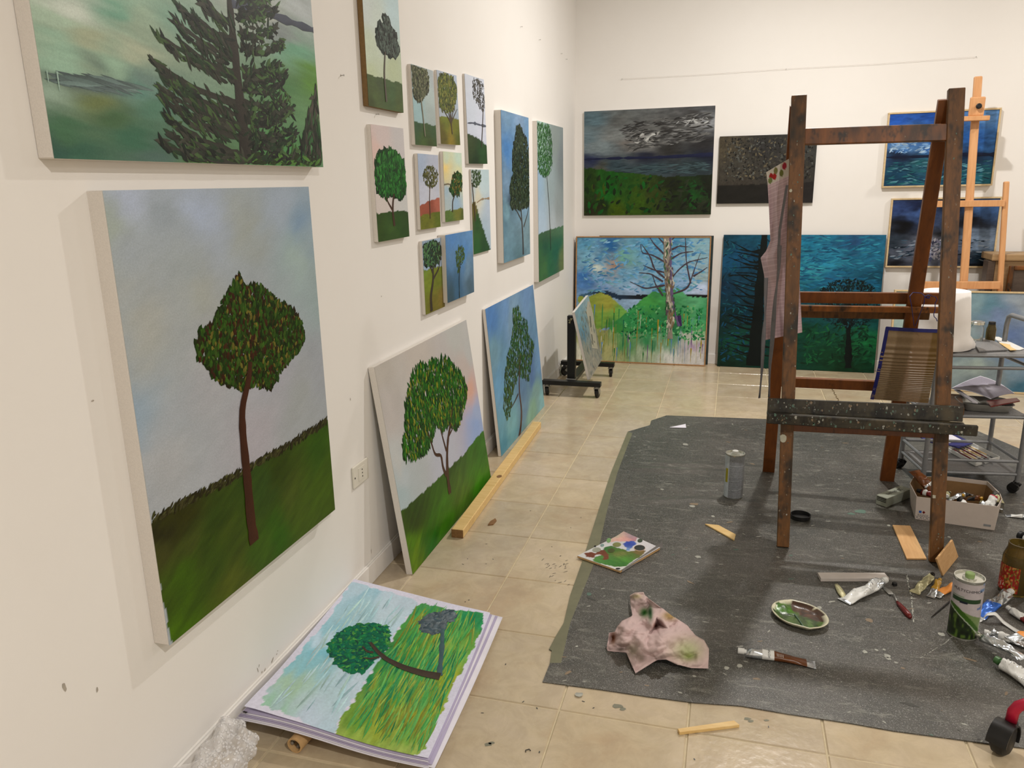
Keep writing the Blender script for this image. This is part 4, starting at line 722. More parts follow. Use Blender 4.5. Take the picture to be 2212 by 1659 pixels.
for k, pts in enumerate([[(1690, 1015), (1560, 1008), (1400, 1000)], [(1360, 1085), (1500, 1080), (1680, 1090)], [(1700, 1212), (1850, 1222), (2010, 1236), (2060, 1240)], [(1352, 1012), (1450, 1016), (1600, 1022)]]):
    pp = [atz(x, y, .0015) for x, y in pts]; mb = MB(); n = 24
    xs = np.interp(np.linspace(0, 1, n), np.linspace(0, 1, len(pp)), [p[0] for p in pp]); ys = np.interp(np.linspace(0, 1, n), np.linspace(0, 1, len(pp)), [p[1] for p in pp])
    wv = .05; vs = []; prof = [(-1, 0), (-.5, .3), (-.15, .85), (0, 1), (.2, .8), (.55, .28), (1, 0)]
    for i in range(n):
        e = math.sin(math.pi*i/(n-1))**.5
        for q, h in prof: vs.append((xs[i], ys[i]+q*wv, .0034+h*.007*e))
    mb.add(vs, [(i*7+j, (i+1)*7+j, (i+1)*7+j+1, i*7+j+1) for i in range(n-1) for j in range(6)]); mb.f = [tuple(reversed(f)) if False else f for f in mb.f]
    mb.build('mat_crease', M['mat'], t, smooth=True)
def blob(mb, x, y, r, ry, a, z=.0039, n=9, rs=RNG):
    b = len(mb.v); ca, sa = math.cos(a), math.sin(a); pts = []
    for i in range(n):
        g = 2*math.pi*i/n; q = .7+.5*rs.rand(); u = r*q*math.cos(g); v = ry*q*math.sin(g); pts.append((x+u*ca-v*sa, y+u*sa+v*ca, z))
    mb.add(pts, [tuple(range(n))])
SPL = {'pale': [], 'green': [], 'dark': [], 'ochre': []}
sp_m = {'pale': plain('dried_white_paint', (156, 152, 138), .5, var=.25, scale=60), 'green': plain('dried_green_paint', (84, 106, 90), .5), 'dark': plain('dried_dark_paint', (66, 64, 58), .35), 'ochre': plain('dried_ochre_paint', (128, 108, 84), .5)}
for key, n, rr in (('pale', 800, .0026), ('green', 40, .004), ('dark', 200, .005), ('ochre', 120, .004)):
    mb = MB(); k = 0
    while k < n:
        x = P2[:, 0].min()+RNG.rand()*2.3; y = 1.95+RNG.rand()*2.85
        if not inpoly(np.array([x]), np.array([y]), P2.tolist())[0]: continue
        if not inpoly(np.array([x-.02]), np.array([y+.02]), P2.tolist())[0]: continue
        r = rr*(.3+RNG.rand()**4*2.2); blob(mb, x, y, r*(1+RNG.rand()*1.4), r*.6, RNG.randn()*.5, .0038+RNG.rand()*.0003); k += 1
    for x, y, r in {'pale': [(1868, 1408, 7), (1893, 1404, 5), (1910, 1403, 4), (1917, 1417, 9), (1919, 1423, 6), (1935, 1431, 4), (1598, 1438, 9), (1570, 1443, 7), (1500, 1461, 5), (1246, 1396, 4), (1885, 1221, 6), (1770, 1312, 7), (1920, 1135, 5), (1250, 1500, 12), (2050, 1160, 4), (1375, 1145, 5), (1430, 1057, 5), (1495, 1093, 8), (1540, 1115, 6), (1508, 1203, 8), (2035, 1370, 8), (1480, 960, 9)], 'green': [(1860, 1105, 16), (1840, 1110, 10), (1272, 1283, 8)], 'ochre': [(1500, 1088, 14), (1878, 1340, 9)], 'dark': [(1700, 1150, 30), (1560, 1290, 12), (2000, 1170, 20)]}[key]:
        c = atz(x, y, .0039); s1 = r/1676*np.linalg.norm(c-CAM); blob(mb, c[0], c[1], s1*.75, s1*(.8 if r < 10 else .6), .2, .0041)
    mb.f = [f for f in mb.f]; mb.build('dried_paint_spots', sp_m[key], t, kind='stuff')
mb = MB()
for (pts, w) in [([(1957, 1222), (1960, 1250), (1968, 1290), (1974, 1345)], 5), ([(1990, 1420), (2040, 1390), (2066, 1368)], 3), ([(1950, 1370), (1968, 1385)], 3), ([(2110, 1375), (2150, 1400)], 2)]:
    for (a, b) in zip(pts[:-1], pts[1:]):
        for k in range(9):
            f = (k+RNG.rand())/9; c = atz(a[0]+(b[0]-a[0])*f+RNG.randn()*.8, a[1]+(b[1]-a[1])*f, .004); g = math.atan2(*(atz(*b, .004)-atz(*a, .004))[[1, 0]]); blob(mb, c[0], c[1], .014*w/5, .0022*w/5, g, .0042)
mb.build('paint_streak', sp_m['pale'], t, kind='stuff')
# crumbs on the tiles
mb = MB(); spec = MB()
for x, y in [(1185, 983), (1209, 1012), (1146, 1103), (1010, 1207), (1050, 1218), (1051, 1175), (1000, 1219), (1013, 1296), (1005, 1300), (1065, 1208), (1092, 1435), (1042, 1540), (1160, 1530), (1130, 1516), (1260, 1515), (1282, 1529), (985, 1542), (1165, 1625), (1167, 1188), (1192, 1181), (1233, 1140), (1255, 1118), (1690, 1525), (1530, 1520), (1500, 1640), (1660, 1570), (1341, 823), (1596, 890), (1610, 880)]:
    c = atz(x, y, .0003); a = RNG.rand()*3; blob(mb, c[0], c[1], .003+.002*RNG.rand(), .0018, a, .0005)
for k in range(26):
    c = atz(1205+RNG.randn()*14, 1230+RNG.randn()*18, 0); blob(mb, c[0], c[1], .004+.008*RNG.rand(), .0012, .6+RNG.rand(), .0005)
mb.build('floor_crumbs', sp_m['dark'], floor, kind='stuff')
mb = MB(); [blob(mb, *atz(x, y, 0)[:2], r, r*.6, .3, .0005) for x, y, r in [(1335, 1525, .016), (1345, 1532, .010), (1615, 1553, .010), (1622, 1558, .008), (1656, 1556, .007), (1054, 1608, .012), (1062, 1605, .01)]]
mb.build('floor_stains', plain('dried_green_grey_stain', (120, 116, 96), .6), floor, kind='stuff')
solo(MB().tube([atz(x, y, .002) for x, y in zc(900, 1359, 5.53, [(1305, 1468), (1300, 1448), (1345, 1433), (1362, 1452)])], .0012, 5), 'wire_bit', M['rubber'], atz(1140, 1622, 0), 'tiny bent dark wire on the tiles near the bottom edge', 'wire')
# ------------------------------------------------------------------ double sided A-frame easel
t = EZ = thing('studio_easel', 'dark stained double-sided wooden A-frame easel standing on the mat', 'easel', (1.75, 3.4, .0035))
KF = .211; YF = 3.015
def fy(z): return YF+KF*z
def front(x0, z0, x1, z1, w, d, mat, name, w2=None, off=0, side=(1, 0, 0)):
    return MB().beam((x0, fy(z0)+off, z0), (x1, fy(z1)+off, z1), w, d, side, w2).build(name, M[mat], t, bevel=.002)
front(1.484, .0045, 1.448, 1.735, .046, .026, 'easel_dark', 'post', .056); front(2.034, .0045, 1.996, 1.735, .046, .026, 'easel_dark', 'post', .056)
front(1.465, 1.58, 1.985, 1.58, .062, .022, 'easel', 'crossbar', off=.004, side=(0, .2, 1))
# tray: back board, ledge and lip, long boards across the posts
front(1.395, .558, 2.085, .566, .058, .018, 'tray_wood', 'tray_board', off=-.024, side=(0, .2, 1))
MB().box((1.393, fy(.51)-.092, .526), (2.088, fy(.51)-.024, .538)).build('tray_ledge', M['tray_wood'], t, bevel=.002)
MB().box((1.392, fy(.51)-.100, .508), (2.118, fy(.51)-.084, .548)).build('tray_lip', M['tray_wood'], t, bevel=.003)
front(1.49, .478, 2.03, .486, .042, .02, 'easel_red', 'stretcher', off=.0, side=(0, .2, 1))
KR = -.283; YR = 3.872
def ry(z): return YR+KR*z
def rear(x0, z0, x1, z1, w, d, mat, name, w2=None, off=0, side=(1, 0, 0)):
    return MB().beam((x0, ry(z0)+off, z0), (x1, ry(z1)+off, z1), w, d, side, w2).build(name, M[mat], t, bevel=.002)
rear(1.462, .0045, 1.442, 1.70, .056, .024, 'easel_red', 'rear_leg', .050); rear(2.006, .0045, 1.966, 1.70, .062, .024, 'easel_red', 'rear_leg', .050)
rear(1.44, .915, 2.085, .922, .050, .014, 'easel_red', 'rear_tray_board', off=.022, side=(0, -.2, 1))
rear(1.44, .842, 2.060, .848, .044, .014, 'easel_dark', 'rear_tray_board', off=.030, side=(0, -.2, 1))
MB().box((1.44, ry(.88)-.030, .870), (2.075, ry(.88)+.020, .882)).build('rear_tray_ledge', M['tray_top'], t, bevel=.001)
rear(1.44, .873, 2.075, .880, .026, .014, 'easel', 'rear_tray_lip', off=-.034, side=(0, -.2, 1))
rear(1.47, .505, 2.0, .508, .048, .02, 'easel_red', 'rear_stretcher', side=(0, -.2, 1))
mb = MB()
c0 = V((1.705, ry(.49)-.02, .485)); c1 = V((1.75, fy(.56)-.01, .57)) ; N = 26
for k in range(N):
    f = k/(N-1); p = c0.lerp(c1, f)+V((0, 0, -.10*math.sin(math.pi*f)*.5)); a = .0045
    dx = V((.0035, 0, 0)) if k % 2 else V((0, 0, .0035)); dd = (c1-c0).normalized()*.009
    mb.tube([p-dd+dx*.2, p-dd*.5+dx, p+dd*.5+dx, p+dd, p+dd*.5-dx, p-dd*.5-dx, p-dd], .0011, 5)
mb.build('chain', M['chain'], t, kind='stuff')
for name, x, y in (('dried_paint_patch', 1692, 948), ('dried_paint_patch', 2018, 1073), ('dried_paint_patch', 1708, 412)):
    c = atp(x, y, YF-.0155 if y != 902 else YF-.118, KF); mb = MB(); n = 10; vs = []
    for i in range(n): g = 2*math.pi*i/n; q = (.015 if y == 948 else .006)*(.7+.5*RNG.rand()); vs.append((c[0]+q*math.cos(g), c[1]+KF*q*1.2*math.sin(g), c[2]+q*1.2*math.sin(g)))
    mb.add([(v[0], v[1]+.001, v[2]) for v in vs]+vs, [tuple(range(n-1, -1, -1)), tuple(range(n, 2*n))]+[(i, (i+1) % n, n+(i+1) % n, n+i) for i in range(n)]); mb.build(name, plain('pale_dried_paint', (175, 168, 145), .5), t)
for key, n in (('pale', 45), ('green', 90), ('ochre', 80), ('dark', 60)):
    mb = MB()
    for i in range(n):
        if i % 3:
            z = .513+.032*RNG.rand() if i % 3 == 1 else .55+.035*RNG.rand(); x = 1.40+.68*RNG.rand(); yy = fy(.51)-.1006 if i % 3 == 1 else fy(z)-.0345
        else:
            z = .05+1.6*RNG.rand(); x = (1.484-.0207*z if RNG.rand() < .5 else 2.034-.022*z)+.016*RNG.randn()*.7; x = min(max(x, (1.45 if x < 1.75 else 2.0)), (1.49 if x < 1.75 else 2.045)); yy = fy(z)-.0142
        r = .001+(.004 if i % 3 else .0022)*RNG.rand()**2; b = len(mb.v); pp = []
        for j in range(8): g = 2*math.pi*j/8; q = r*(.6+.7*RNG.rand()); pp.append((x+q*math.cos(g), yy+KF*q*math.sin(g)*(0 if i % 3 == 1 else 1)*1.3, z+q*math.sin(g)*1.4))
        mb.add(pp, [tuple(range(8))])
    mb.build('paint_spatter', sp_m[key], EZ, kind='stuff')
# ------------------------------------------------------------------ apron
def gridmesh(fn, nu, nv, col=None):
    mb = MB(); vs = [fn(i/(nu-1), j/(nv-1)) for j in range(nv) for i in range(nu)]
    mb.v = [tuple(float(q) for q in p) for p in vs]; mb.f = [(j*nu+i, j*nu+i+1, (j+1)*nu+i+1, (j+1)*nu+i) for j in range(nv-1) for i in range(nu-1)]
    if col: mb.c = np.array([np.clip(lin(col(i/(nu-1), j/(nv-1)))*KW, 0, .95) for j in range(nv) for i in range(nu)])
    return mb
def interp(f, tab):
    return [float(np.interp(f, [q[0] for q in tab], [q[k] for q in tab])) for k in range(1, len(tab[0]))]
LE = [(0, 1655, 372), (.06, 1658, 395), (.20, 1661, 450), (.38, 1664, 520), (.44, 1655, 542), (.49, 1643, 557), (.56, 1650, 590), (.64, 1654, 622), (.8, 1652, 672), (1, 1651, 735)]
RE = [(0, 1704, 343), (.06, 1708, 372), (.20, 1712, 430), (.38, 1716, 500), (.49, 1722, 545), (.56, 1726, 575), (.64, 1727, 610), (.8, 1730, 665), (1, 1733, 718)]
def apr(u, v):
    a = interp(v, LE); b = interp(v, RE); x = a[0]+(b[0]-a[0])*u; y = a[1]+(b[1]-a[1])*u
    fold = .016*math.sin(u*9+v*4)*min(1, v*3)+.010*math.sin(u*21-v*7)*v+.03*math.exp(-((v-.5)/.12)**2)*math.cos(u*3.5)
    return aty(x, y, 3.44-.03*(1-v)+fold)
def aprc(u, v):
    su, sv = u*.2, v*.86; base = np.array((178, 150, 150.))
    if v < .075: base = np.array((196, 184, 168.)); r = [(.18, .035, (150, 40, 38)), (.32, .045, (160, 44, 40)), (.78, .02, (158, 48, 60)), (.62, .045, (110, 112, 60)), (.12, .055, (112, 120, 70)), (.4, .02, (116, 110, 66))]; 
    else:
        g = (1 if (su*140) % 1 < .3 else 0)+(1 if (sv*140) % 1 < .3 else 0); base = base+g*18; r = []
    for a, b, c in r:
        if ((u-a)/.09)**2+((v-b)/.016)**2 < 1: base = np.array(c, float)
    return base*(.86+.16*math.sin(u*9+v*4+1)*min(1, v*2)) if False else base
t = thing('apron', 'pink gingham apron with strawberry trim hanging on the left easel post', 'apron', aty(1690, 560, 3.42))
gridmesh(apr, 60, 200, aprc).build('apron_cloth', M['cloth_paint'], t, smooth=True)
def ribbon(tab, yv, w, name, mat, parent, n=26, tw=1.0):
    vs = []
    for i in range(n):
        f = i/(n-1); x, y = interp(f, tab); c = aty(x, y, yv); g = math.sin(f*7)*.9*tw; hw = w*(.35+.65*abs(math.cos(f*5))) if tw else w
        vs += [c+np.array((-hw/2, -.006*g, 0)), c+np.array((hw/2, .006*g, 0))]
    mb = MB().add(vs, [(2*i, 2*i+1, 2*i+3, 2*i+2) for i in range(n-1)]); o = mb.build(name, M[mat], parent, smooth=True)
    s = o.modifiers.new('thick', 'SOLIDIFY'); s.thickness = .0012; return o
ribbon([(0, 1655, 600), (.35, 1652, 690), (.7, 1649, 740), (.85, 1646, 800), (1, 1640, 860)], 3.38, .016, 'apron_tie', 'grey_cloth', t)
ribbon([(0, 1684, 530), (.2, 1682, 580), (.45, 1674, 650), (.7, 1668, 740), (.85, 1663, 790), (1, 1661, 858)], 3.37, .017, 'apron_tie', 'grey_cloth', t)
ribbon([(0, 1700, 400), (.3, 1690, 460), (.6, 1684, 500), (1, 1682, 545)], 3.385, .010, 'apron_tie', 'grey_cloth', t, 16, 0)
# ------------------------------------------------------------------ hanging corrugated card with blue tape edge
cy = lambda z: 3.60-.10*(z-.6)
def cpt(x, y): return atp(x, y, 3.66, -.10)
TL, BLc, BRc, TRc = cpt(1914, 706), cpt(1884, 868), cpt(2006, 872), cpt(2034, 712)
t = thing('corrugated_board', 'curved corrugated brown card with navy edge, hanging on blue string', 'cardboard', (1.98, 3.62, .4))
ridz = [(.02, 0), (.18, .0), (.22, .006), (.27, .006), (.33, .005), (.38, .005), (.44, .005), (.50, .005), (.55, .005), (.6, .004)]
def crd(u, v, ext=0):
    a = BLc+(TL-BLc)*(1-v); b = BRc+(TRc-BRc)*(1-v); p = a+(b-a)*u; amp = .0012 if v < .22 else .0032
    ph = 2*math.pi*((v-.22)*8+max(0, v-.22)**2*30)
    return p+np.array((0, -amp*math.sin(ph)*(1 if u < .55 else .45)-.035*v*v*(u-.4)-.012*(1-v)*math.sin(u*3)+.03*v*v, 0))
def crc(u, v):
    b = np.array((136, 112, 82.))
    if u > .86: b = np.array((110, 82, 40.))
    elif u > .5: b = np.array((132, 104, 74.))
    return b
gridmesh(crd, 30, 220, crc).build('card_sheet', attr_mat('glossy_brown_card', .28, 120, .1, spec=.5), t, smooth=True)
mb = MB()
for i in range(20):
    f = i/19; p = crd(0, f); q = crd(.055, f); mb.add([p+np.array((-.002, -.002, 0)), q+np.array((0, -.004, 0))], [])
mb.f = [(2*i, 2*i+1, 2*i+3, 2*i+2) for i in range(19)]; mb.build('tape_edge', M['navy'], t, smooth=True)
mb = MB()
for i in range(14):
    f = i/13; p = crd(f, 0); q = crd(f, .04); mb.add([p+np.array((0, -.002, .002)), q+np.array((0, -.004, 0))], [])
mb.f = [(2*i, 2*i+1, 2*i+3, 2*i+2) for i in range(13)]; mb.build('tape_edge', M['navy'], t, smooth=True)
k = cpt(1974, 704)+np.array((0, -.006, 0))
MB().tube([k, atp(1969, 660, 3.60, -.22), atp(1965, 640, 3.585, -.22), atp(1972, 632, 3.60, -.22), atp(1990, 633, 3.60, -.22), atp(1998, 640, 3.585, -.22), atp(1996, 655, 3.59, -.22), k+np.array((.004, 0, 0))], .0016, 6).build('string', M['navy'], t)
MB().tube([atp(x, y, 3.60, -.22) for x, y in zc(1860, 590, 11.06, [(1520, 570), (1570, 530), (1640, 515), (1700, 545), (1780, 570), (1815, 640), (1770, 715), (1770, 830), (1765, 900), (1735, 980), (1745, 1040), (1800, 1090), (1820, 1150)])], .0016, 6).build('string', M['navy'], t)
MB().tube([atp(x, y, 3.595, -.22) for x, y in zc(1860, 590, 11.06, [(1530, 560), (1600, 590), (1650, 560), (1600, 530), (1540, 560), (1560, 590), (1640, 600)])], .0022, 6).build('string', M['navy'], t)
# ------------------------------------------------------------------ beech easel at the back
t = thing('beech_easel', 'light beech studio easel standing at the back behind the trolley', 'easel', (2.7, 5.95, 0))
def bz(x, y, y0=5.93, k=.045): return atp(x, y, y0, k)
a = bz(2080, 632, 5.93); b = bz(2113, 165, 5.93); d = (b-a)/(b[2]-a[2]); lo = a-d*(a[2]-.03)
MB().beam(lo, b, .050, .026).build('mast', M['beech'], t, bevel=.008, seg=2)
s0 = bz(2160, 620, 5.925); s1 = bz(2174, 392, 5.925); d = (s1-s0)/(s1[2]-s0[2]); MB().beam(s0-d*(s0[2]-.06), s1, .034, .03).build('side_post', M['beech'], t, bevel=.008, seg=3)
q0 = bz(1985, 620, 5.925); q1 = bz(2004, 397, 5.925); d = (q1-q0)/(q1[2]-q0[2]); MB().beam(q0-d*(q0[2]-.06), q1, .034, .03).build('side_post', M['beech'], t, bevel=.008, seg=3)
MB().beam(bz(2000, 441, 5.905), bz(2170, 439, 5.905), .042, .02, (0, 0, 1)).build('crossbar', M['beech'], t, bevel=.002)
MB().beam(bz(1980, 616, 5.89), bz(2160, 616, 5.89), .05, .03, (0, 0, 1)).build('tray_board', M['beech'], t, bevel=.002)
a_, b_ = bz(1972, 634, 5.87), bz(2165, 634, 5.87); MB().box((a_[0], a_[1]-.035, a_[2]-.006), (b_[0], a_[1]+.045, a_[2]+.008)).build('tray_ledge', M['beech'], t, bevel=.002)
c = bz(2110, 232, 5.895); MB().box((c[0]-.045, c[1]-.012, c[2]-.055), (c[0]+.045, c[1]+.012, c[2]+.065)).build('clamp_block', M['beech'], t, bevel=.008, seg=2)
MB().box((c[0]-.085, c[1]-.040, c[2]-.085), (c[0]+.075, c[1]+.012, c[2]-.055)).build('clamp_ledge', M['beech'], t, bevel=.003)
kn = MB().lathe([(.006, 0), (.006, .012), (.017, .014), (.018, .026), (.012, .030)], (c[0]+.003, c[1]-.012, c[2]+.005), (0, -1, 0), 10).build('knob', M['rubber'], t)
for x in (q0[0]-.02, s0[0]-.02): MB().box((x-.02, 5.862, .0005), (x+.02, 5.972, .05)).build('foot', M['beech'], t, bevel=.003)
MB().box((q0[0]-.02, 5.925, .05), (s0[0]-.02, 5.955, .10)).build('base_rail', M['beech'], t, bevel=.003)
# old wooden cabinet at the far right
t = thing('wooden_cabinet', 'old oak cabinet with dark framed panel at the back right edge', 'cabinet', (3.35, 6.1, 0))
xL = aty(2152, 560, 5.99)[0]; zt = aty(2160, 549, 5.99)[2]
MB().box((xL, 5.995, .0005), (xL+1.0, 6.224, zt-.045)).build('body', M['furn'], t, bevel=.003)
MB().box((xL-.03, 5.975, zt-.045), (xL+1.02, 6.226, zt)).build('cabinet_top', M['furn'], t, bevel=.006, seg=2)
MB().box((xL-.045, 5.99, .0005), (xL-.001, 6.10, zt-.047)).build('dark_left_side', M['furn_dark'], t, bevel=.002)  # dark slab that stands for the cabinet's darker left face
dx = aty(2188, 600, 5.98)[0]; dz_ = aty(2195, 584, 5.98)[2]
for a, b in (((dx-.03, 5.975, .12), (dx, 5.9945, dz_+.03)), ((dx, 5.975, dz_), (dx+.75, 5.9945, dz_+.03)), ((dx, 5.975, .12), (dx+.75, 5.9945, .15)), ((dx+.75, 5.975, .12), (dx+.78, 5.9945, dz_+.03))):
    MB().box(a, b).build('panel_moulding', M['easel'], t, bevel=.006, seg=2)
MB().box((dx, 5.987, .15), (dx+.75, 5.9945, dz_)).build('door_panel', M['furn_dark'], t)
# ------------------------------------------------------------------ steel trolley
t = TR = thing('steel_trolley', 'grey three-tier steel trolley on black castors beside the easel', 'trolley', (2.32, 3.95, .0035))
TA, TB, TC_, TD = V((2.099, 4.062, 0)), V((2.142, 3.785, 0)), V((2.497, 4.115, 0)), V((2.545, 3.838, 0))
zs = .66
for nm, c, zt_ in (('leg', TA, .653), ('leg', TB, .653), ('leg', TC_, .66), ('leg', TD, .66)):
    o = MB().tube([c+V((0, 0, .058)), c+V((0, 0, zt_))], .011, 12).build(nm, M['steel'], t, smooth=.6)
def bars(z, r=.0075, dz=0):
    for a, b in ((TB, TD), (TA, TC_), (TA, TB), (TC_, TD)): MB().tube([a+V((0, 0, z)), b+V((0, 0, z))], r, 8).build('rail', M['steel'], t, smooth=.6)
for z in (.647, .592, .365, .155, .093): bars(z)
for z, nm in ((.650, 'top_shelf'), (.370, 'middle_shelf'), (.098, 'bottom_shelf')):
    mb = MB().prism([p+V((0, 0, z)) for p in (TB, TD, TC_, TA)], (0, 0, 1), .005); mb.build(nm, M['mesh'], t)
for a, b in ((TC_, TD),):
    h = .79; e = (b-a)*.12
    MB().tube([a+V((0, 0, .66)), a+V((0, 0, h-.05)), a+e*.3+V((0, 0, h-.012)), a+e+V((0, 0, h)), b-e+V((0, 0, h)), b-e*.3+V((0, 0, h-.012)), b+V((0, 0, h-.05)), b+V((0, 0, .66))], .011, 12).build('push_handle', M['steel'], t, smooth=True)
def castor(c, par, r=.024, w=.02, name='castor', top=.06, ang=.4, mat='rubber', plate='rubber', fork=True, z0=.0035):
    c = V(c); d = V((math.cos(ang), math.sin(ang), 0)); s = V((-math.sin(ang), math.cos(ang), 0)); o = c+s*(r*.55)
    f = MB()
    f.tube([c+V((0, 0, z0+top-.012)), c+V((0, 0, z0+top+.004))], r*.42, 10)
    for q in (-1, 1): f.beam(c+d*q*(w*.5+.004)+V((0, 0, z0+top-.010)), o+d*q*(w*.5+.004)+V((0, 0, z0+r)), .004 if fork else .006, r*1.1 if fork else r*1.5, d, )
    f.box(tuple(c+V((-r*.55, -r*.55, z0+top-.014))), tuple(c+V((r*.55, r*.55, z0+top-.009))))
    fo = f.build(name, M[plate], par, bevel=.0006)
    wl = MB().lathe([(r*.3, -w/2), (r*.92, -w/2), (r, -w*.32), (r, w*.32), (r*.92, w/2), (r*.3, w/2)], tuple(o+V((0, 0, z0+r))), tuple(d), 24); wl.build('wheel', M[mat], fo, smooth=.7)
    return fo
for c, a in ((TA, .5), (TB, .2), (TC_, .9), (TD, 1.0)): castor(c, t, .023, .034, 'castor', .058, a, fork=False)
# things on the trolley
def on(x, y, z): return atz(x, y, z)
t = thing('lampshade', 'white tapered plastic shade standing upside down on the trolley', 'lampshade', (2.19, 3.90, .656))
cx, cyy = aty(2045, 632, 3.93)[0], 3.93; prof = [(.134, 0), (.137, .018), (.130, .042), (.117, .062), (.111, .13), (.097, .262), (.095, .262), (.109, .13), (.114, .062), (.127, .03), (.128, .004)]
ang = lambda r, z: (r, z+.656)
mb = MB(); n = 40; vs = []
for k_, (r, z) in enumerate(prof):
    for j in range(n):
        g = 2*math.pi*j/n; q = r*(1+.10*math.exp(-(z/.035)**2)*math.sin(3*g+1)+.05*math.exp(-(z/.05)**2)*math.sin(7*g)); vs.append((cx+q*math.cos(g), cyy+q*math.sin(g), .657+z+.007*math.exp(-(z/.03)**2)*math.sin(3*g)**2))
mb.add(vs, [(i*n+j, i*n+(j+1) % n, (i+1)*n+(j+1) % n, (i+1)*n+j) for i in range(len(prof)-1) for j in range(n)]); mb.build('shade_wall', M['white_plastic'], t, smooth=True)
MB().lathe([(.096, 0), (.096, .002), (.001, .0035)], (cx, cyy, .657+.2605), n=48).build('top_disc', M['white_plastic'], t, smooth=.5)
def jar(name, label, c, r, h, lid, glass, liq=None, lidmat='tin', lh=.014):
    t = thing(name, label, 'jar', c)
    c = tuple(float(q) for q in c); MB().lathe([(r*.9, 0), (r, .006), (r, h*.72), (r*.78, h*.9), (r*.78, h), (r*.70, h), (r*.70, h*.9), (r*.91, h*.71), (r*.91, .008), (r*.3, .005)], c, n=28).build('glass_body', M[glass], t, smooth=.8)
    if liq: MB().lathe([(r*.3, .0085), (r*.89, .009), (r*.89, h*liq), (r*.2, h*liq+.0005)], c, n=24).build('contents', M['liquid'], t, smooth=.6)
    if lid: MB().lathe([(r*lid, h-.004), (r*lid, h+lh-.004), (r*lid*.93, h+lh-.002), (r*.1, h+lh-.003)], c, n=28).build('lid', M[lidmat], t, smooth=.5)
    return t
c = on(2107, 738, .656); jar('glass_jar', 'clear glass jar with silver lid on the trolley top', c, .030, .088, .98, 'glass', None, 'tin', .012)
c = on(2138, 737, .656); jar('spice_jar', 'small yellowish glass bottle with dark cap on the trolley top', c, .021, .082, .72, 'glass_oil', .7, 'rubber', .014)
def ontop(name, label, px, z, h, mat, cat, bev=.001):
    P = [atz(x, y, z+h) for x, y in px]; P = [(p[0], p[1], z) for p in P]; mb = MB().prism(P, (0, 0, 1), h); cc = np.mean(P, 0)
    if sum((P[i][0]*P[(i+1) % len(P)][1]-P[(i+1) % len(P)][0]*P[i][1]) for i in range(len(P))) < 0: mb.f = [tuple(reversed(f)) for f in mb.f]
    return solo(mb, name, M[mat], (cc[0], cc[1], z), label, cat, bevel=bev)
ontop('cardboard_palette', 'folded grey paint-smeared card on the trolley top beside the white shade', zc(1960, 590, 8.73, [(1270, 1330), (1330, 1230), (1480, 1220), (1720, 1310), (1880, 1440), (1350, 1465)]), .656, .008, 'mesh', 'palette')
ontop('cardboard_scrap', 'pale cut card scrap on the trolley top at its right end', zc(1960, 590, 8.73, [(1610, 1195), (1730, 1200), (2212, 1420), (2120, 1445), (1890, 1440)]), .656, .004, 'plastic_wht', 'cardboard')
ontop('wood_shaving', 'yellow wooden sliver on the trolley top', zc(1960, 590, 8.73, [(1730, 1310), (1940, 1345), (1950, 1385), (2060, 1445), (1940, 1450)]), .662, .003, 'pine', 'wood chip')
# middle shelf: baking dish, magazines and a grey print
def pan(name, label, cx, cy, z, lx, ly, h, mat):
    t = thing(name, label, 'tray', (cx, cy, z)); mb = MB(); n = 28; prof = [(.80, 0), (.86, .004), (.95, h-.002), (1, h), (.99, h+.001), (.93, h-.002), (.84, .006), (.3, .005)]
    vs = []
    for r, zz in prof:
        for j in range(n):
            g = 2*math.pi*j/n; c_ = math.copysign(abs(math.cos(g))**.45, math.cos(g)); s_ = math.copysign(abs(math.sin(g))**.45, math.sin(g)); vs.append((cx+lx*r*c_, cy+ly*r*s_, z+zz))
    mb.add(vs, [tuple(range(n-1, -1, -1)), tuple(range((len(prof)-1)*n, len(prof)*n))]+[(i*n+j, i*n+(j+1) % n, (i+1)*n+(j+1) % n, (i+1)*n+j) for i in range(len(prof)-1) for j in range(n)]); mb.build('dish_body', M[mat], t, smooth=.8); return t
c = atz(2130, 888, .375); pan('metal_baking_dish', 'dull metal dish of papers on the middle trolley shelf', c[0], c[1]+.045, .376, .115, .085, .035, 'zinc')
def sheet(name, label, corners, mat, cat, bend=None, nu=14, nv=10, art=None, th=.0012):
    C = [np.array(q, float) for q in corners]
    fn = lambda u, v: C[0]*(1-u)*(1-v)+C[1]*u*(1-v)+C[2]*u*v+C[3]*(1-u)*v+np.array((0, 0, bend(u, v) if bend else 0))
    mb = gridmesh(fn, nu, nv, art); base = np.mean(C, 0)
    o = solo(mb, name, M[mat], tuple(base), label, cat, smooth=True); s = o.modifiers.new('thick', 'SOLIDIFY'); s.thickness = th; return o
def face_print(u, v):
    b = np.array((132, 124, 130.)); e = math.exp(-(((u-.66)/.2)**2+((v-.45)/.26)**2)*1.4); b = b+e*70; b -= 60*math.exp(-(((u-.60)/.05)**2+((v-.5)/.06)**2)); b -= 45*math.exp(-(((u-.72)/.05)**2+((v-.36)/.06)**2)); b -= 40*math.exp(-(((u-.4)/.12)**2+((v-.3)/.08)**2))
    if u < .03 or v > .96 or v < .03: b = np.array((215, 210, 212.))
    return np.clip(b, 30, 230)
Lf, Bf, Rf, Tf = atz(2052, 840, .43), atz(2140, 862, .425), atz(2192, 850, .425), atz(2118, 812, .44)
sheet('grey_print', 'grey photo print curling on top of papers on the middle trolley shelf', [Lf, Bf, Rf, Tf], 'paper_paint', 'print', lambda u, v: .006*math.sin(v*3.1)+.012*math.sin(u*3.1), 30, 24, face_print)
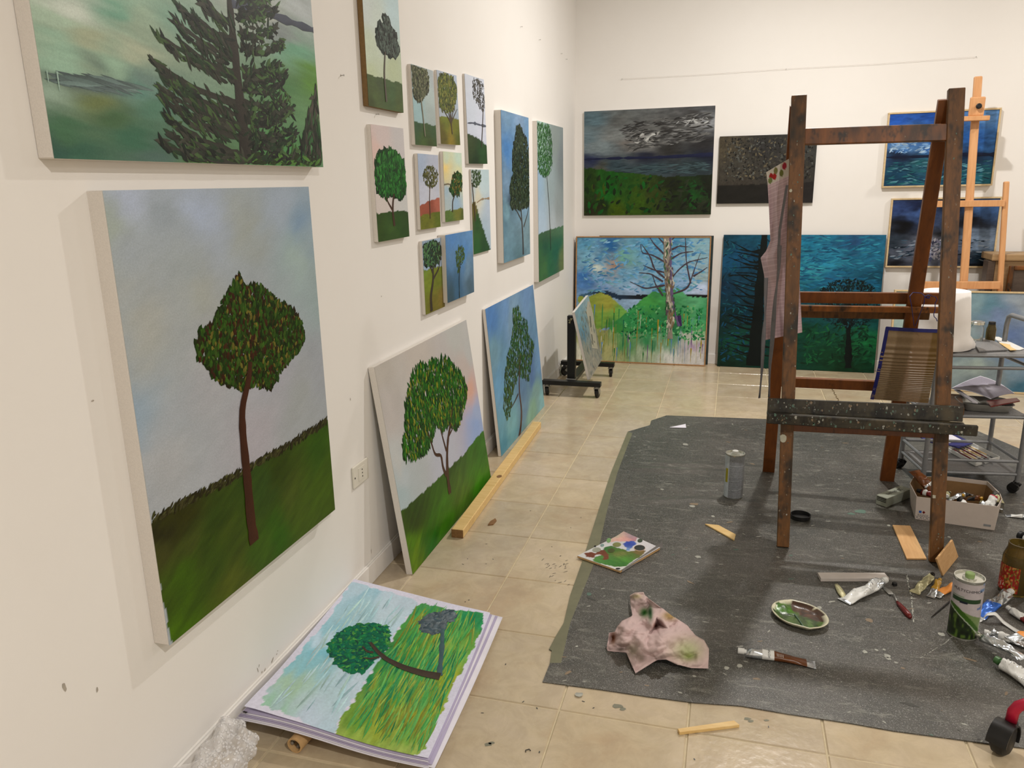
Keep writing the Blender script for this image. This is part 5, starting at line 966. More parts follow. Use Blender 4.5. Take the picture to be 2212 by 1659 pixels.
for k, (lab, px, z, m_) in enumerate([('maroon magazine under the grey print on the trolley', [(2130, 868), (2196, 862), (2203, 868), (2140, 880)], .413, 'maroon'), ('white folded paper hanging from the middle trolley shelf', [(2060, 842), (2072, 844), (2112, 872), (2100, 870)], .416, 'paper')]):
    P = [atz(x, y, z) for x, y in px]; mb = MB().prism([tuple(p) for p in P], (0, 0, 1), .006); solo(mb, 'magazine' if k == 0 else 'folded_paper', M[m_], tuple(np.mean(P, 0)), lab, 'magazine' if k == 0 else 'paper')
ontop('dark_box', 'dark brown box on the middle trolley shelf behind the easel post', [(2046, 850), (2076, 852), (2084, 882), (2046, 886)], .376, .034, 'easel_dark', 'box')
# bottom shelf: white tray of brushes and a blue brush roll
t = thing('brush_tray', 'white plastic tray holding paintbrushes on the bottom trolley shelf', 'tray', (2.36, 3.93, .104))
P = [atz(x, y, .12) for x, y in zc(1860, 780, 6.284, [(1180, 1180), (1560, 1385), (1880, 1300), (1500, 1110)])]; P = [V((p[0], p[1], .1045)) for p in P]; cc = sum(P, V())/4
MB().prism(P, (0, 0, 1), .003).build('tray_floor', M['plastic_wht'], t)
for i in range(4):
    a, b = P[i], P[(i+1) % 4]; MB().beam(a+V((0, 0, .009)), b+V((0, 0, .009)), .004, .018, (b-a).cross(V((0, 0, 1)))).build('tray_rim', M['plastic_wht'], t, bevel=.001)
u_ = (P[1]-P[0]).normalized(); w__ = (P[3]-P[0]).normalized(); ln = (P[1]-P[0]).length; wd_ = (P[3]-P[0]).length
for k in range(6):
    f = .15+.13*k; a = P[0]+w__*wd_*f+u_*ln*.04+V((0, 0, .010)); b = a+u_*ln*(.72+.1*math.sin(k*2))+w__*.006*math.sin(k*3)
    tb = thing('paintbrush', ['red-brown', 'yellow'][k % 2]+'-handled paintbrush in the white trolley tray, '+['first', 'second', 'third', 'fourth', 'fifth', 'last'][k]+' from its front rim', 'paintbrush', a, 'paintbrushes in the white trolley tray')
    MB().tube([a, a.lerp(b, .5), b], [.002, .0038, .0026], 8).build('handle', M['pine' if k % 2 else 'maroon'], tb, smooth=True); e = (b-a).normalized()
    MB().tube([b, b+e*.02], [.0032, .0042], 8).build('ferrule', M['zinc'], tb, smooth=True); MB().tube([b+e*.02, b+e*.035, b+e*.05], [.0042, .0055, .001], 8).build('bristles', M['mesh'], tb, smooth=True)
ontop('brush_roll', 'blue-edged plastic brush wallet across the bottom trolley shelf', zc(1860, 780, 6.284, [(680, 950), (1150, 930), (1520, 1110), (1330, 1170), (1180, 1130), (960, 1100), (870, 1070)]), .125, .006, 'navy', 'brush roll')
ontop('clear_sleeve', 'translucent sleeve over the blue brush wallet on the bottom shelf', zc(1860, 780, 6.284, [(880, 960), (1130, 945), (1370, 1070), (1200, 1110), (970, 1030)]), .1315, .002, 'paper', 'sleeve')
# ------------------------------------------------------------------ black wheeled base with a small canvas
t = thing('wheeled_base', 'black steel H-shaped base with post on castors in the corner', 'wheeled base', (.22, 5.36, 0))
MB().box((.012+.004, 5.035, .082), (.420, 5.085, .112)).build('front_bar', M['black'], t, bevel=.001)
MB().box((.016, 5.645, .082), (.422, 5.695, .112)).build('rear_bar', M['black'], t, bevel=.001)
MB().box((.178, 5.085, .084), (.232, 5.645, .112)).build('centre_bar', M['black'], t, bevel=.001)
MB().box((.172, 5.088, .1125), (.238, 5.165, .118)).build('post_foot', M['zinc'], t, bevel=.001)
MB().box((.178, 5.10, .118), (.232, 5.15, .553)).build('post', M['black'], t, bevel=.001)
c = V((.2, 5.0996, .52)); mb = MB()
for a, b in (((-.012, -.015), (.014, .018)), ((-.014, .004), (.010, .006)), ((-.004, -.018), (.004, .02))): mb.beam(c+V((a[0], 0, a[1])), c+V((b[0], 0, b[1])), .004, .0008, (1, 0, .3))
mb.build('paint_scratch', M['ochre_foil'], t)
for x, y, a in ((.045, 5.06, .1), (.392, 5.06, -.1), (.055, 5.67, 2.6), (.395, 5.67, .1)): castor((x, y, 0), t, .034, .022, 'castor', .082, a, plate='zinc', z0=.0)
MB().box((.03, 5.60, .062), (.07, 5.635, .074)).build('brake_lever', M['rubber'], t, bevel=.002)
BLq, BRq, TRq, TLq = aty(1272, 822, 5.08), aty(1301, 775, 5.50), aty(1279, 634, 5.50), aty(1241, 667, 5.08)
BLq = BLq+np.array((.008, 0, .006)); BRq = BLq+(BRq-BLq)/np.linalg.norm(BRq-BLq)*np.linalg.norm(BRq-BLq); vv = ((TLq-BLq)+(TRq-BRq))/2; uu = BRq-BLq; vv = vv-uu*np.dot(vv, uu)/np.dot(uu, uu)
c = [BLq, BRq, BRq+vv, BLq+vv]; A = Art(c, 41, 1.8, .8)
A.reg([(1255, 690, (126, 158, 166)), (1272, 655, (150, 172, 172)), (1260, 720, (90, 128, 148)), (1268, 760, (150, 146, 128)), (1290, 740, (146, 140, 124)), (1285, 700, (128, 128, 116)), (1285, 790, (158, 150, 132)), (1275, 800, (160, 152, 136)), (1290, 680, (116, 132, 134)), (1262, 770, (140, 138, 124))], warp=.05, amp=.25, sc=16, st=.5)
A.poly(zc(1140, 500, 4.61, [(595, 695), (618, 700), (650, 820), (690, 1120), (700, 1170), (640, 1160), (605, 900), (583, 800)]), (186, 176, 152), 1.5); A.poly(zc(1140, 500, 4.61, [(612, 840), (625, 845), (635, 950), (622, 960)]), (112, 108, 96), 3); A.poly(zc(1140, 500, 4.61, [(628, 1020), (640, 1025), (652, 1120), (640, 1130)]), (124, 118, 104), 3)
A.dabs([(1246, 680), (1296, 640), (1300, 770), (1275, 815)], 160, [(134, 136, 124), (110, 120, 120), (124, 118, 102)], .035, .012, 80, 30, .3)
canvas('small_canvas', 'small worn canvas with a pale boat-like shape, leaning on the black wheeled base', c, .02, A)
# ------------------------------------------------------------------ stack of drawings, cardboard tube, bubble wrap
C0 = [atz(528, 1533, .074), atz(925, 1638, .058), atz(1059, 1326, .030), atz(765, 1251, .086)]
sag = lambda u, v: -.012*np.sin(np.pi*u)*(1-v)**2*0+.006*np.sin(np.pi*u*2)*(1-v)-.010*np.sin(np.pi*v)*(.4+u*.6)
for k in range(6, 0, -1):
    lab = ['', 'white sheet directly under the top tree drawing in the floor stack', 'second sheet down beneath the tree drawing', 'third sheet down beneath the tree drawing', 'fourth sheet down beneath the tree drawing', 'fifth sheet down beneath the tree drawing', 'lowest sheet of the drawing stack, resting on the cardboard tube'][k]
    dz = -.0028*k-.0015; o = [(-.003*k, -.003*k), (.004*k*(1 if k % 2 else .2), -.002*k), (.008*k*(.5+.5*(k % 3)/2), .002*k), (.001*k, .0)]
    CC = [p+np.array((dx_, dy_, dz*(1 if i < 2 else .8))) for i, (p, (dx_, dy_)) in enumerate(zip(C0, o))]
    CC = [np.array((max(p[0], .016), p[1], p[2])) for p in CC]
    sheet('paper_sheet', lab, CC, 'paper_gap_shade' if k in (1, 3, 4) else 'paper', 'paper', lambda u, v: float(sag(u, v)), 24, 18, None, .0012)  # some sheets take the painted shade so the gaps read darker
A = Art(C0, 51, 2.6, 1.0, bend=lambda u, v: sag(u, v)+.004*np.exp(-((u-1)**2+(v-1)**2)*30)+.010*np.exp(-((u)**2+(v)**2)*40)); Z = lambda p: zc(340, 1200, 2.765, p)
A.reg([(700, 1400, (212, 206, 216)), (600, 1540, (212, 206, 216)), (980, 1450, (208, 202, 214)), (900, 1640, (212, 206, 216))], warp=0, amp=.01)
ZS = lambda L: [(340+a/2.765, 1200+b/2.765, c) for a, b, c in L]
A.reg(ZS([(1200, 190, (178, 198, 206)), (1450, 260, (186, 200, 208)), (1400, 330, (190, 206, 212)), (1250, 330, (160, 192, 196)), (1100, 420, (148, 190, 198)), (950, 600, (128, 186, 196)), (850, 680, (140, 190, 196)), (1000, 700, (158, 192, 196)), (780, 800, (164, 190, 160)), (900, 800, (170, 196, 180)), (1050, 800, (176, 198, 204)),
            (700, 900, (150, 190, 156)), (850, 900, (176, 196, 192)), (950, 1000, (188, 200, 210)), (1050, 1050, (178, 196, 204)), (1200, 760, (190, 204, 212)), (1400, 420, (186, 206, 214)), (660, 860, (170, 190, 190)), (1000, 500, (186, 206, 216)), (1250, 240, (150, 186, 196))]),
      Z([(1160, 160), (1560, 265), (1570, 300), (1480, 380), (1370, 560), (1290, 700), (1180, 860), (1060, 1080), (1010, 1060), (820, 980), (640, 915), (630, 870), (760, 690), (900, 520), (1050, 330)]), warp=.08, amp=.07, ang=1.57, st=5, sc=22, edge=.008)
A.reg(ZS([(1600, 350, (70, 150, 76)), (1700, 400, (76, 110, 88)), (1900, 400, (26, 134, 80)), (1550, 500, (76, 150, 54)), (1820, 540, (124, 170, 74)), (1450, 600, (26, 124, 70)), (1650, 650, (50, 150, 96)), (1300, 760, (26, 124, 74)), (1450, 850, (120, 156, 50)), (1600, 850, (40, 134, 84)), (1750, 720, (156, 158, 34)),
            (1250, 950, (104, 148, 50)), (1400, 1000, (150, 160, 50)), (1550, 1050, (106, 156, 64)), (1650, 900, (158, 160, 40)), (1150, 1070, (150, 170, 76)), (1450, 1150, (156, 176, 84)), (1350, 900, (120, 130, 36)), (1500, 720, (60, 150, 80)), (1400, 700, (90, 160, 60)), (1780, 450, (50, 140, 70)), (1900, 500, (100, 150, 60)), (1580, 960, (160, 150, 40))]),
      Z([(1575, 285), (1780, 325), (1955, 352), (1930, 450), (1850, 620), (1760, 780), (1730, 860), (1650, 1000), (1605, 1150), (1570, 1185), (1400, 1205), (1240, 1150), (1070, 1085), (1120, 980), (1200, 850), (1290, 700), (1370, 580), (1460, 430), (1520, 340)]), warp=.08, amp=.30, ang=1.57, st=6, sc=30, edge=.006)
A.dabs(Z([(1560, 320), (1930, 370), (1740, 800), (1600, 1150), (1120, 1080), (1380, 600)]), 620, [(70, 146, 70), (124, 156, 56), (40, 124, 76), (140, 158, 66), (126, 130, 46), (96, 160, 80)], .10, .0045, 90, 5, .6)
A.dabs(Z([(1180, 200), (1500, 300), (1050, 1020), (700, 900)]), 70, [(160, 190, 192), (176, 200, 200), (170, 196, 186)], .10, .006, 90, 5, .6)
A.dabs(ZS([(0, 0, 0)]) and [(340+a/2.765, 1200+b/2.765, r1/2.765, r2/2.765) for a, b, r1, r2 in [(1660, 400, 80, 62), (1740, 360, 50, 36)]], 420, [(82, 92, 96), (100, 108, 110), (64, 78, 84)], .022, .009, 60, 40, 2)
A.line(Z([(1712, 430), (1706, 560), (1690, 700)]), .010, .022, (66, 88, 90), 3, jit=.2)
cr = Z([(1200, 415), (1300, 405), (1380, 420), (1405, 490), (1370, 560), (1280, 640), (1240, 690), (1160, 690), (1080, 640), (1045, 560), (1060, 500), (1120, 440)])
A.dabs(cr, 300, [(20, 110, 70), (60, 130, 60)], .03, .016, 40, 60, 3)
A.dabs(cr, 1100, [(16, 96, 66), (26, 112, 62), (24, 76, 62), (12, 84, 68), (18, 104, 70), (76, 140, 60)], .022, .008, 40, 60, 4)
A.line(Z([(1695, 708), (1600, 690), (1480, 655), (1380, 610), (1320, 560), (1285, 515)]), .032, .010, (66, 54, 44), 7, 24); A.line(Z([(1340, 600), (1290, 612), (1245, 608)]), .010, .005, (66, 54, 44), 7); A.line(Z([(1305, 575), (1265, 570), (1240, 540)]), .010, .005, (66, 54, 44), 7)
t = thing('tree_drawing', 'watercolour of a tree and its shadow on top of the floor paper stack', 'drawing', np.mean(C0, 0)); o = A.build('painted_sheet', t, 'paper_paint'); s_ = o.modifiers.new('thick', 'SOLIDIFY') if False else None
c = atz(535, 1538, .071); ontop('tape_square', 'tiny dark tape square at the near corner of the paper stack', zc(340, 1359, 5.53, [(1012, 990), (1035, 975), (1080, 988), (1060, 1005)]), .0735, .0006, 'ink', 'tape')
t = thing('cardboard_tube', 'hollow brown cardboard tube sticking out from under the paper stack', 'tube', (.21, 1.8, 0))
a = V((.203, 1.492, .0218)); b = V((.245, 2.08, .0218)); ax = (b-a).normalized(); L_ = (b-a).length
MB().lathe([(.0175, .02), (.0175, 0), (.0215, 0), (.0215, L_), (.0175, L_), (.0175, .02)], a, ax, 28, cap=False).build('tube_wall', M['cardboard'], t, smooth=.6)
mb = MB()
for k in range(7): g = k*2.4; q = .009; mb.lathe([(.001, 0), (.006, .003), (.006, .010), (.001, .013)], a+V((q*math.cos(g), .006+.004*(k % 3), q*math.sin(g))), (math.cos(g), .5, math.sin(g)), 6)
mb.build('paper_stuffing', plain('grey_crumpled_paper', (120, 108, 92), .9), t)
t = thing('bubble_wrap', 'crumpled clear bubble wrap against the baseboard at the bottom left', 'packaging', (.07, 1.25, 0))
def bw(u, v):
    y = 1.478-.55*v+.012*math.sin(u*9); g = -1.75+u*4.4; r = .052*(1+.20*math.sin(g*3+v*14)+.13*math.sin(v*37+g*5)+.10*math.sin(v*80-g*2))*(1-.55*math.exp(-v*40)); r += .02*v
    return np.array((max(.070+r*math.cos(g)*.95, .0145), y, max(.050+r*math.sin(g)*1.0, .003)))
gridmesh(bw, 60, 130).build('wrap_sheet', M['bubble'], t, smooth=True)
mb = MB()
for k in range(520):
    u = .12+.8*RNG.rand(); v = .01+.45*RNG.rand(); p = V(bw(u, v)); q = (V(bw(min(u+.01, 1), v))-p).cross(V(bw(u, v+.004))-p); q = q.normalized() if q.length > 1e-9 else V((1, 0, 0))
    if q.x < 0: q = -q
    mb.lathe([(.0042, 0), (.0034, .0018), (.0015, .0027)], p, q, 7)
mb.build('bubbles', M['bubble'], t, smooth=True, kind='stuff')
# ------------------------------------------------------------------ palette pad, rag, plate
C0 = [atz(1247, 1200, .014), atz(1340, 1233, .014), atz(1426, 1183, .014), atz(1347, 1150, .016)]
t = thing('palette_pad', 'tear-off paper palette pad smeared green, brown and blue on the mat edge', 'palette', (.86, 2.83, .004))
MB().prism([(p[0], p[1], .0045) for p in C0], (0, 0, 1), .0075).build('pad_block', M['cardboard'], t, bevel=.001)
A = Art(C0, 61, 1.6, bend=lambda u, v: -.0015+.016*np.clip(v-.75, 0, 1)**2*16*.35*np.clip(1.0-u, 0, 1)+.010*np.clip(u-.85, 0, 1)**2*40*.25); Z = lambda p: zc(1240, 1135, 11.06, p); ZS = lambda L: [(1240+a/11.06, 1135+b/11.06, c) for a, b, c in L]
A.reg(ZS([(600, 600, (200, 196, 190)), (1800, 480, (205, 198, 195)), (1000, 1000, (205, 200, 190)), (1180, 100, (150, 140, 138))]), warp=.01, amp=.03)
A.reg(ZS([(1120, 300, (214, 160, 140)), (1000, 240, (180, 176, 150)), (1400, 270, (150, 132, 136)), (1250, 330, (210, 150, 140)), (1450, 340, (170, 120, 126))]), Z([(880, 260), (1150, 110), (1300, 190), (1560, 300), (1480, 390), (1250, 390), (1000, 380), (900, 400)]), warp=.01, amp=.15, sc=60, edge=.004)
A.reg(ZS([(1350, 430, (40, 56, 140)), (1280, 400, (50, 70, 150)), (1300, 590, (120, 150, 190)), (1450, 400, (70, 90, 160))]), Z([(1190, 430), (1280, 380), (1450, 385), (1520, 440), (1430, 500), (1360, 620), (1260, 600), (1240, 480)]), warp=.01, amp=.2, sc=60, edge=.006)
A.reg(ZS([(800, 560, (50, 100, 46)), (1050, 600, (66, 104, 36)), (1400, 720, (70, 116, 44)), (900, 860, (60, 116, 46)), (1200, 900, (56, 110, 44)), (1500, 680, (110, 96, 50)), (1150, 680, (118, 116, 60)), (1600, 620, (130, 100, 60)), (700, 800, (80, 128, 60)), (1250, 800, (80, 140, 50))]), Z([(740, 520), (900, 490), (1180, 560), (1330, 620), (1500, 600), (1740, 600), (1640, 720), (1400, 850), (1260, 970), (1000, 990), (560, 890), (460, 830), (520, 760), (700, 700)]), warp=.02, amp=.3, sc=50, st=3, edge=.003)
A.reg(ZS([(450, 690, (110, 56, 38)), (760, 700, (116, 62, 40)), (680, 620, (104, 56, 36))]), Z([(250, 650), (430, 625), (540, 660), (620, 590), (760, 580), (850, 700), (850, 810), (720, 830), (740, 740), (640, 690), (530, 700), (520, 780), (300, 740)]), warp=.01, amp=.15, sc=50, edge=.002)
for cx_, cy_, rx_, ry_, cl in [(840, 350, 55, 60, (110, 146, 90)), (1050, 460, 105, 58, (122, 122, 74)), (690, 470, 50, 38, (120, 140, 132)), (560, 580, 110, 60, (150, 148, 130)), (560, 590, 60, 30, (96, 98, 88)), (920, 600, 90, 55, (70, 76, 36)), (1600, 380, 60, 40, (62, 72, 56)), (1060, 1035, 55, 22, (46, 40, 38)), (510, 490, 28, 24, (36, 34, 30)), (480, 1000, 0, 0, (0, 0, 0))]:
    if rx_: A.ellipse(1240+cx_/11.06, 1135+cy_/11.06, rx_/11.06, ry_/11.06, cl, 2+.3*(cx_ % 3))
A.ellipse(1240+1590/11.06, 1135+545/11.06, 132/11.06, 72/11.06, (196, 160, 130), 3.6, 22); A.ellipse(1240+1592/11.06, 1135+540/11.06, 124/11.06, 64/11.06, (52, 54, 50), 4, 22)
A.build('palette_sheet', t, 'canvas')
mb = MB(); p0, p1 = atz(1344, 1236, .006), atz(1432, 1182, .006); q0_, q1_ = atz(1344, 1230, .015), atz(1430, 1171, .026)
mb.quad(tuple(p0), tuple(p1), tuple(q1_), tuple(q0_)); o = mb.build('curled_sheet', plain('grey_used_paper', (124, 118, 112), .7), t); o.modifiers.new('thick', 'SOLIDIFY').thickness = .001
# rag
from mathutils.geometry import delaunay_2d_cdt
RP = [(290, 80, .02), (335, 52, .05), (430, 45, .06), (445, 80, .055), (620, 210, .07), (720, 290, .07), (790, 330, .06), (880, 390, .05), (960, 490, .04), (1050, 540, .025), (1100, 630, .014), (1095, 830, .006), (920, 825, .014), (780, 790, .022), (660, 735, .03), (570, 740, .03), (345, 880, .006), (310, 800, .014), (250, 665, .008), (60, 650, .006), (50, 620, .012), (75, 460, .045), (135, 450, .055), (160, 400, .058), (210, 340, .055), (300, 298, .055), (312, 280, .028), (300, 200, .02)]
RI = [(480, 180, .030), (440, 130, .062), (350, 180, .034), (420, 290, .016), (545, 400, .012), (585, 375, .030), (630, 350, .080), (520, 240, .070), (560, 300, .072), (460, 320, .072), (520, 400, .088), (240, 405, .086), (380, 350, .060), (400, 540, .082), (470, 480, .070), (320, 480, .066), (600, 500, .090), (620, 590, .078), (760, 460, .074), (850, 560, .050), (980, 650, .040), (800, 640, .056), (760, 700, .030), (700, 620, .050), (310, 550, .060), (230, 560, .058), (145, 580, .034), (110, 520, .014), (240, 610, .02), (470, 650, .050), (380, 700, .020), (300, 640, .022), (560, 700, .046), (900, 720, .022), (1000, 760, .020), (870, 470, .060), (680, 420, .062), (730, 380, .056), (900, 640, .050), (850, 780, .018), (200, 480, .066), (440, 390, .060), (330, 420, .078), (640, 660, .062)]
AP = RP+RI; n0 = len(RP)
vs2, ed, fc, ov, oe, of = delaunay_2d_cdt([V((a, -b)) for a, b, c in AP], [(i, (i+1) % n0) for i in range(n0)], [], 1, 1e-4)
rz = [AP[o[0]][2] if o else .03 for o in ov]
def ragcol(a, b):
    c = np.array((196, 168, 160.))
    def m(x, y, rx, ry, cl, k=1):
        nonlocal c; w = k*math.exp(-(((a-x)/rx)**2+((b-y)/ry)**2)); c = c*(1-w)+np.array(cl, float)*w
    m(880, 640, 150, 110, (168, 172, 120), .8); m(900, 700, 60, 40, (140, 156, 80), .7); m(700, 290, 70, 40, (150, 120, 60), .8); m(360, 90, 50, 25, (160, 150, 90), .6); m(440, 255, 42, 42, (40, 90, 30), 1); m(500, 260, 20, 70, (24, 60, 26), 1); m(320, 640, 60, 70, (176, 164, 140), .8); m(400, 720, 40, 40, (110, 96, 80), .8); m(120, 520, 22, 50, (120, 72, 44), 1); m(550, 390, 22, 30, (120, 70, 56), .9); m(200, 630, 40, 20, (70, 60, 50), .8)
    return c
# refine each triangle so folds and stains hold
import bmesh
bm = bmesh.new(); bv = []
for v_, z in zip(vs2, rz): bv.append(bm.verts.new((v_.x, v_.y, z*1000)))
for f in fc: bm.faces.new([bv[i] for i in f])
for _ in range(3):
    bmesh.ops.subdivide_edges(bm, edges=bm.edges[:], cuts=1, use_grid_fill=True)
    bmesh.ops.smooth_vert(bm, verts=[v_ for v_ in bm.verts if not v_.is_boundary], factor=.14 if _ < 2 else .10, use_axis_x=True, use_axis_y=True, use_axis_z=True)
bm.verts.ensure_lookup_table(); P3 = []; CR = []
for v_ in bm.verts:
    x, y, z = v_.co.x, -v_.co.y, v_.co.z/1000; w = fbm(np.array([x/90.]), np.array([y/60.]), 77)[0]; w2 = abs(fbm(np.array([x/200.+3]), np.array([y/110.+x/300.]), 78)[0])
    zz = max(z+.020*w+.034*(.10-w2)*(0 if v_.is_boundary else 1), .0045); P3.append(tuple(atz(1300+x/4.758, 1270+y/4.758, zz))); CR.append(np.clip(lin(ragcol(x, y))*KW, 0, .95))
mb = MB(); mb.v = P3; mb.f = [tuple(v_.index for v_ in f.verts) for f in bm.faces]; mb.c = np.array(CR); bm.free()
c = atz(1420, 1400, 0); o = solo(mb, 'paint_rag', M['cloth_paint'], (c[0], c[1], .004), 'crumpled pale pink cloth with green paint stains on the mat', 'cloth', smooth=True); o.modifiers.new('thick', 'SOLIDIFY').thickness = -.0015
# oval plate palette
t = thing('plate_palette', 'cream oval plate caked with green and brown paint on the mat', 'palette', (1.507, 2.475, .004))
def outl(g):
    r = 1+.05*math.exp(-((g-5.5)/.12)**2)+.05*math.exp(-((g-2.3)/.14)**2)-.03*math.exp(-((g-5.1)/.2)**2)
    a, b = .094*r*math.cos(g), .078*r*math.sin(g); th = -.60; return a*math.cos(th)-b*math.sin(th), a*math.sin(th)+b*math.cos(th)
mb = MB(); n = 72; prof = [(.80, .0005), (.97, .014), (1, .018), (.975, .020), (.92, .016), (.80, .007), (.6, .006), (.4, .006), (.2, .006), (.02, .006)]; vs = []; cs = []
for r, z in prof:
    for j in range(n):
        g = 2*math.pi*j/n; a, b = outl(g); X_, Y_ = a*r, b*r; bump = .005*max(0, fbm(np.array([X_*60]), np.array([Y_*60]), 91)[0]+.15) if r < .85 and z < .01 and z > .004 else 0
        blobz = .016*math.exp(-((X_+.050)**2+(Y_-.035)**2)/.0004) if z > .004 and r < .9 else 0
        vs.append((1.507+X_, 2.475+Y_, .0045+z+bump+blobz)); c = np.array((205, 196, 165.))
        if r < .93 and z > .004:
            k = vnoise(np.array([X_*70+9]), np.array([Y_*70]), 92)[0]; c = np.array((58, 76, 34.)) if X_*.5+Y_*1.0 < .01+.02*(k-.5) or X_ < -.02 else np.array((74, 50, 36.)); c = c*(.6+.8*k)
            if X_ > .02 and Y_ < -.02 and k > .55: c = np.array((84, 108, 52.))
            if (X_+.05)**2+(Y_-.035)**2 < .0008: c = np.array((56, 90, 26.))*(.7+.8*k)
            if r > .86 and k > .5: c = np.array((205, 196, 165.))
        cs.append(np.clip(lin(c)*KW, 0, .95))
mb.add(vs, [tuple(range(n-1, -1, -1)), tuple(range((len(prof)-1)*n, len(prof)*n))]+[(i*n+j, i*n+(j+1) % n, (i+1)*n+(j+1) % n, (i+1)*n+j) for i in range(len(prof)-1) for j in range(n)]); mb.c = np.array(cs); mb.build('plate', M['ceramic_paint'], t, smooth=True)
mb = MB().tube([atz(*q, .014) for q in [(1716, 1326), (1728, 1342), (1739, 1358)]], .0018, 6); mb.build('paint_ridge', sp_m['green'], t)
# ------------------------------------------------------------------ text
def text(body, parent, mat, M4, size, name='lettering', wrap=None, align='CENTER', ext=.0002):
    cu = bpy.data.curves.new(name, 'FONT'); cu.body = body; cu.size = size; cu.align_x = align; cu.align_y = 'CENTER'; cu.extrude = 0
    o = bpy.data.objects.new(name, cu); COL.objects.link(o); dg = bpy.context.evaluated_depsgraph_get(); me = bpy.data.meshes.new_from_object(o.evaluated_get(dg)); bpy.data.objects.remove(o)
    mb = MB(); mb.v = [tuple(wrap(v_.co.x, v_.co.y)) if wrap else tuple(M4 @ v_.co) for v_ in me.vertices]; mb.f = [tuple(p.vertices) for p in me.polygons]
    return mb.build(name, M[mat], parent)
def frame4(o, x, y):
    x = V(x).normalized(); y = V(y); y = (y-x*y.dot(x)).normalized(); z = x.cross(y); m4 = Matrix.Identity(4)
    for i in range(3): m4[i][0] = x[i]; m4[i][1] = y[i]; m4[i][2] = z[i]; m4[i][3] = o[i]
    return m4
# ------------------------------------------------------------------ cans
def can(name, label, cx, cy, r, h, colfn, th0, capmat, capc):
    z0 = .0038; t = thing(name, label, 'tin can', (cx, cy, z0))
    MB().lathe([(r*.96, 0), (r, .004), (r, h-.005), (r*1.01, h-.003), (r*1.01, h), (r*.95, h), (r*.93, h-.006), (.001, h-.006)], (cx, cy, z0), n=48).build('can_body', M['tin'], t, smooth=.5)
    nu, nv = 120, 110
    mb = gridmesh(lambda u, v: (cx+(r+.0006)*math.cos(th0+(u-.5)*2*math.pi), cy+(r+.0006)*math.sin(th0+(u-.5)*2*math.pi), z0+.005+v*(h-.012)), nu, nv, lambda u, v: colfn((u-.5)*4, v)); mb.build('printed_label', M['paper_paint'] if False else attr_mat(name+'_print', .4, 60, .05), t, smooth=True)
    MB().lathe([(.020, h-.006), (.020, h-.002), (.016, h-.0015)], (cx+capc[0], cy+capc[1], z0), n=24).build('spout_ring', M['tin'], t, smooth=.5)
    MB().lathe([(.0135, h-.003), (.0135, h+.010), (.011, h+.012), (.001, h+.012)], (cx+capc[0], cy+capc[1], z0), n=20).build('spout_cap', M[capmat], t, smooth=.5)
    return t, z0
def lab1(u, v):
    c = np.array((140, 140, 140.)); 
    if u < -.36: c = np.array((176, 180, 180.))
    if -.68 < u < -.44 and .36 < v < .70: c = np.array((150, 138, 20.))
    k = vnoise(np.array([u*60.]), np.array([v*90.]), 5)[0]
    if u > -.35: c = c*(1-.18*(k > .55)*(int(v*60) % 2)); c = c*(.92 if v < .5 else 1)
    if u > -.35 and (abs(v-.78) < .01 or abs(v-.42-.03*u) < .008 or abs(v-.2-.04*u) < .008): c = c*1.15
    return c
cx, cy = 1.291, 3.500; th = math.atan2(CAM[1]-cy, CAM[0]-cx)
can('solvent_can', 'grey-white solvent can with yellow stripe, far side of the mat', cx, cy, .0425, .212, lab1, th, 'plastic_wht', (0, 0))
def lab2(u, v):
    c = np.array((176, 164, 160.)); s = (u+.85)/1.7; k = vnoise(np.array([u*9.+2]), np.array([v*16.]), 8)[0]; cv = .58-.50*max(s, 0)**1.5 if s > 0 else .58
    if -.80 < u < .85:
        if v < cv-.05: c = np.array((30, 44, 18.))*(.5+1.1*k); c = c if k < .62 else np.array((74, 96, 34.))*k*1.2
        elif v < cv-.03: c = np.array((170, 178, 150.))
        elif v < cv+.06*min(1, s*3)+.01: c = np.array((52, 88, 16.))
        elif v < .60-.22*s: c = np.array((112, 130, 76.))
    if abs(u) < .68 and .655 < v < .725: c = np.array((36, 62, 34.))
    if abs(u+.1) < .18 and .635 < v < .67: c = np.array((20, 26, 40.))
    if -.66 < u < -.1 and .735 < v < .755: c = np.array((120, 134, 108.))
    if v > .985 or v < .012: c = np.array((130, 125, 115.))
    if .5 < u < .78 and .55 < v < .62 and k > .45: c = np.array((92, 110, 150.))
    if .55 < u < .9 and v > .86 and k > .5: c = np.array((110, 130, 160.))
    return c
cx, cy = 1.998, 2.502; th = math.atan2(CAM[1]-cy, CAM[0]-cx); t2, z0 = can('thinner_can', 'white and green turpentine can with leafy label, standing at lower right', cx, cy, .043, .205, lab2, th, 'lime_print', (0, .0))
text('MULTYCHIMICA', t2, 'ink', None, .0125, wrap=lambda x, y: (cx+.0442*math.cos(th+.02+x/.0442), cy+.0442*math.sin(th+.02+x/.0442), z0+.172+y))
